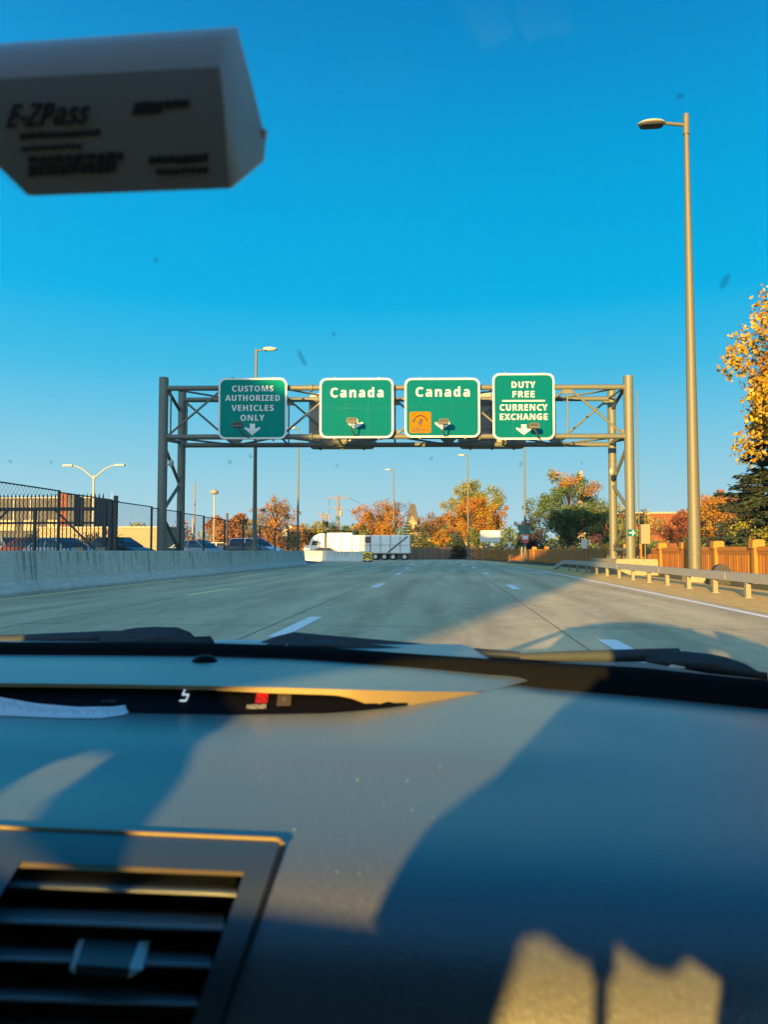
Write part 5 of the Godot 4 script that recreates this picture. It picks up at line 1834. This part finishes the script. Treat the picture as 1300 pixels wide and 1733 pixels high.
	# shell, roof, seats: out of the picture, they cast the shade on the dash and on the road
	st = mb()
	for s in [-1.29, 0.62]: box(st, Vector3(s, 0.60, 0.65), Vector3(0.06, 0.76, 3.0))
	box(st, Vector3(-0.4, 0.6, 2.15), Vector3(1.74, 0.7, 0.1))
	box(st, Vector3(-1.25, 1.2, 0.5), Vector3(0.05, 0.5, 0.85)); box(st, Vector3(-1.25, 1.2, 1.5), Vector3(0.05, 0.5, 1.2)); box(st, Vector3(0.6, 1.2, 1.25), Vector3(0.05, 0.5, 1.7))  # side panels added to block the low sun and darken the cabin
	part("body_shell", st, M.body, car)
	for s in [-1.29, 0.62]:
		st = mb()
		bar(st, Vector3(s, 0.9, -1.35), Vector3(-0.4 + (s + 0.4) * 0.86, 1.37, -0.3), 0.06, 0.07)
		bar(st, Vector3(s, 0.95, 0.75), Vector3(-0.4 + (s + 0.4) * 0.86, 1.37, 0.68), 0.06, 0.08)
		part("pillar", st, M.cloth, car)
	st = mb()
	for s in [-1.25, 0.58]: box(st, Vector3(s, 0.60, 0.1), Vector3(0.02, 0.78, 1.9))
	box(st, Vector3(-0.35, 0.2, 0.3), Vector3(1.8, 0.04, 2.6))
	part("door_lining", st, M.cloth, car)
	st = mb()
	grid = []
	for j in 9:
		var row := []
		var zz := -0.34 + j * 0.30
		for i in 13:
			var xx := -1.22 + 1.72 * i / 12.0
			row.append(Vector3(xx, 1.51 - 0.15 * pow(absf(xx + 0.36) / 0.86, 2.4) - 0.02 * pow(maxf(0, j - 4) / 2.0, 2), zz))
		grid.append(row)
	sheet(st, grid)
	part("roof", st, M.body, car)
	st = mb()
	for row in grid:
		for i in row.size(): row[i] -= Vector3(0, 0.03, 0)
	sheet(st, grid)
	part("headliner", st, M.cloth, car)
	st = mb()
	prism(st, pv([-1.23, 0.35, -0.21, 0.35, -0.21, 0.93, -0.30, 0.955, -0.42, 0.965, -0.50, 0.990, -0.577, 1.002, -0.622, 1.015, -0.648, 1.028, -0.655, 1.040, -0.70, 1.06, -0.76, 1.07, -0.78, 1.34, -1.23, 1.34]), 0.338, 0.356)  # thin unseen panels, outlines shaped to throw the sun patches on the dash
	prism(st, pv([-0.05, 0.35, 0.44, 0.35, 0.44, 1.0, 0.38, 1.36, -0.15, 1.36, -0.175, 1.16, -0.165, 1.09, -0.10, 1.03, -0.08, 0.985, -0.085, 0.972, -0.062, 0.961, -0.067, 0.94]), 0.338, 0.356)
	box(st, Vector3(-0.72, 0.62, 0.43), Vector3(0.9, 0.54, 0.14)); box(st, Vector3(0.22, 0.62, 0.43), Vector3(0.44, 0.54, 0.14))
	box(st, Vector3(-0.8, 0.42, -0.05), Vector3(0.5, 0.14, 0.6)); box(st, Vector3(0.18, 0.42, -0.05), Vector3(0.5, 0.14, 0.6))
	part("front_seats_and_blockers", st, M.cloth, car)
	st = mb()
	prism(st, pv([-1.0, 1.22, -0.70, 1.125, -0.60, 1.078, -0.43, 0.99, -0.44, 0.986, -0.505, 1.000, -0.551, 1.008, -0.586, 1.020, -0.600, 1.032, -0.606, 1.040, -0.635, 1.042, -0.648, 1.036, -0.70, 1.04, -1.0, 1.05]), 0.345, 0.349)  # unseen strip added to part two bands of sun on the dash
	part("belt_shade_strip", st, M.cloth, car)
	st = mb()
	box(st, Vector3(-0.4, 0.65, 1.27), Vector3(1.6, 0.72, 0.16))
	prism(st, pv([-1.1, 1.0, -0.425, 1.0, -0.418, 1.04, -0.406, 1.084, -0.49, 1.087, -0.56, 1.091, -0.66, 1.095, -0.75, 1.0975, -1.1, 1.105]), 1.19, 1.21)  # unseen panel added above the bench to soften the sun patch edge
	part("rear_seat_and_blocker", st, M.cloth, car)
	st = mb()
	var hr := PackedVector2Array()
	var hq := [-0.491, 1.084, -0.40, 1.0865, -0.388, 1.0795, -0.378, 1.0765, -0.370, 1.0800, -0.3660, 1.091, -0.3505, 1.091, -0.3465, 1.079, -0.342, 1.0750, -0.330, 1.0735, -0.318, 1.082, -0.286, 1.065, -0.27, 1.03, -0.15, 1.03, -0.15, 1.21, -0.405, 1.21, -0.414, 1.201, -0.438, 1.177, -0.459, 1.139, -0.487, 1.119]
	for i in range(0, hq.size(), 2): hr.append(Vector2(hq[i] + 0.1554, hq[i + 1] - 0.0706))
	prism(st, hr, 0.60, 0.66)  # unseen block, underside and post shaped to scallop the lower sun patch
	tube(st, [Vector3(-0.2026, 0.90, 0.62), Vector3(-0.2026, 1.0, 0.62)], [0.0040], 10)
	tube(st, [Vector3(-0.2026, 0.996, 0.62), Vector3(-0.2026, 1.03, 0.62)], [0.0070, 0.0080], 10)
	part("headrest_blocker", st, M.cloth, car)
	XF = Transform3D.IDENTITY
	# slip of paper lying in front of the screen
	var up_ := [-120, 1172, -60, 1176, 0, 1180, 60, 1190.5, 130, 1196.5, 190, 1196, 241, 1190]
	var lo_ := [-120, 1206, 0, 1210.5, 100, 1215, 170, 1215.5, 212, 1209, 241, 1190.6]
	st = mb()
	var base := dash_at(60, 1212)
	for i in 36:
		var u0 := -120.0 + i * 361.0 / 36.0; var u1 := u0 + 361.0 / 36.0
		var P := []
		for q in [[u0, track(lo_, u0), 0.0], [u1, track(lo_, u1), 0.0], [u1, track(up_, u1), 1.0], [u0, track(up_, u0), 1.0]]:
			var g := dash_at(q[0], track(lo_, q[0]), -0.004)
			P.append((g if q[2] == 0.0 else on_depth(q[0], q[1], -g.z + 0.022)) - base)
		quv(st, P, [Vector2(i / 36.0, 1), Vector2((i + 1) / 36.0, 1), Vector2((i + 1) / 36.0, 0), Vector2(i / 36.0, 0)])
	var pa := part("paper_slip", st, M.paper, self)
	pa.position = base
	tag(pa, "curled white paper slip with fine print lying on the dash before the screen", "paper")
	# toll tag on the glass
	toll_tag()
	# specks of dust on the dash
	rng.seed = 404
	st = mb()
	for k in 110:
		var u := rng.randf_range(330, 1280); var v := rng.randf_range(1200, 1480)
		if rng.randf() < 0.6: u = rng.randf_range(420, 760)
		var c := dash_at(u, v, -0.0006)
		var r := rng.randf_range(0.0003, 0.0011)
		var a := rng.randf() * TAU
		tri(st, c + Vector3(cos(a) * r, r * 0.8, sin(a) * r), c + Vector3(cos(a + 2.1) * r, 0, sin(a + 2.1) * r), c + Vector3(cos(a + 4.2) * r, r * 0.3, sin(a + 4.2) * r))
	var du := part("dust_specks", st, M.tag_shell, self)
	du.set_meta("kind", "stuff")
	tag(du, "pale specks of dust scattered over the dash top", "dust")

func toll_tag():
	var at := on_depth(200, 190, 0.44)
	var t := thing("toll_tag", "pale boxy electronic toll tag stuck to the windscreen at upper left", "toll tag", at)
	var zf := 0.425; var zb := 0.452
	var P := func(u: float, v: float, z: float) -> Vector3: return on_depth(u, v, z) - at
	# front plate, sloping bands round it, then the back rim that sits on the glass
	var fr := [[-150, 142], [371, 113], [379, 180], [387, 319], [47, 331], [8, 282], [-150, 180]]
	var mi := [[-150, 128], [366, 104], [378, 108], [391, 319], [47, 331.5], [4, 280], [-150, 178]]
	var bk := [[-150, 96], [401, 46], [413, 88], [449, 272], [391, 320], [-60, 334], [-160, 200]]
	var front := []
	var rim := []
	for q in fr: front.append(P.call(q[0], q[1], zf))
	var st := mb()
	for i in range(1, fr.size() - 1): tri(st, front[0], front[i + 1], front[i])
	part("label_face", st, M.tag_label, t)
	st = mb()
	st.set_smooth_group(1)
	# upper band, top bevel
	var a0: Vector3 = P.call(-150, 142, zf); var a1: Vector3 = P.call(371, 113, zf)
	var b0: Vector3 = P.call(-150, 96, zf + 0.006); var b1: Vector3 = P.call(377, 62, zf + 0.006)
	var c0: Vector3 = P.call(-150, 84, zb); var c1: Vector3 = P.call(401, 45, zb)
	quad(st, a0, a1, b1, b0); quad(st, b0, b1, c1, c0)
	# right side: two facets
	var r1: Vector3 = P.call(387, 319, zf); var s1: Vector3 = P.call(417, 290, zf + 0.012)
	var d1: Vector3 = P.call(450, 236, zb); var d2: Vector3 = P.call(447, 272, zb); var d0: Vector3 = P.call(413, 90, zb); var d3: Vector3 = P.call(392, 319, zb)
	tri(st, a1, r1, s1); tri(st, a1, s1, b1); tri(st, b1, s1, d0); tri(st, b1, d0, c1); tri(st, s1, d1, d0); tri(st, s1, d2, d1); tri(st, s1, r1, d3); tri(st, s1, d3, d2)
	# underside
	var u0: Vector3 = P.call(47, 331, zf); var u1: Vector3 = P.call(50, 332, zb)
	quad(st, u1, d3, r1, u0)
	var l0: Vector3 = P.call(-150, 180, zf); var l1: Vector3 = P.call(-150, 182, zb)
	quad(st, l1, u1, u0, l0)
	part("shell", st, M.tag_shell, t)
	st = mb()
	prism(st, pv([-0.004, 0, 0.0012, 0, 0.0016, 0.004, -0.004, 0.004]), -0.002, 0.002, Transform3D(Basis.IDENTITY, P.call(447, 232, zb)))
	part("catch", st, M.tag_shell, t)
	var m: Material = M.print_black
	var right: Vector3 = (P.call(371, 113, zf) - P.call(-150, 142, zf)).normalized()
	var back := sight(200, 220).normalized() * -1.0
	var nrm := right.cross((P.call(0, 150, zf) - P.call(47, 331, zf)).normalized()).normalized()
	if nrm.dot(back) < 0: nrm = -nrm
	var upv := nrm.cross(right).normalized()
	var b := Basis(right, upv, nrm)
	var face := t.get_node("label_face")
	var px := zf / F
	var put := func(text: String, u: float, v: float, w: float, h: float, italic: bool):
		var bb := b
		if italic: bb = Basis(right, (upv + right * 0.3), nrm)
		var wd: MeshInstance3D = words(text, w * px, h * px, m, face, P.call(u, v, zf) + nrm * 0.0008, true, "lettering", bb, 0.0, 0.1)
	put.call("E-ZPass", 84, 194, 150, 42, true)
	# lines of print that the blur leaves unreadable
	rng.seed = 9
	for q in [[100, 228, 150, 12, 12], [85, 250, 110, 9, 9], [128, 268, 180, 15, 8], [122, 286, 165, 22, 6], [272, 178, 98, 15, 9], [248, 190, 54, 9, 6], [300, 270, 104, 16, 8], [305, 290, 88, 12, 7]]:
		var st2 := mb()
		var ctr: Vector3 = P.call(q[0], q[1], zf) + nrm * 0.0006
		var x: float = -q[2] * 0.5
		while x < q[2] * 0.5:
			var w: float = rng.randf_range(0.5, 1.4) * q[2] / q[4] * 0.7
			box(st2, ctr + right * (x + w * 0.5) * px + upv * rng.randf_range(-1, 1) * px, Vector3(w * px * 0.92, q[3] * px * rng.randf_range(0.8, 1.0), 0.0003), b)
			x += w + q[2] / q[4] * 0.05
		part("print_line", st2, m, face)
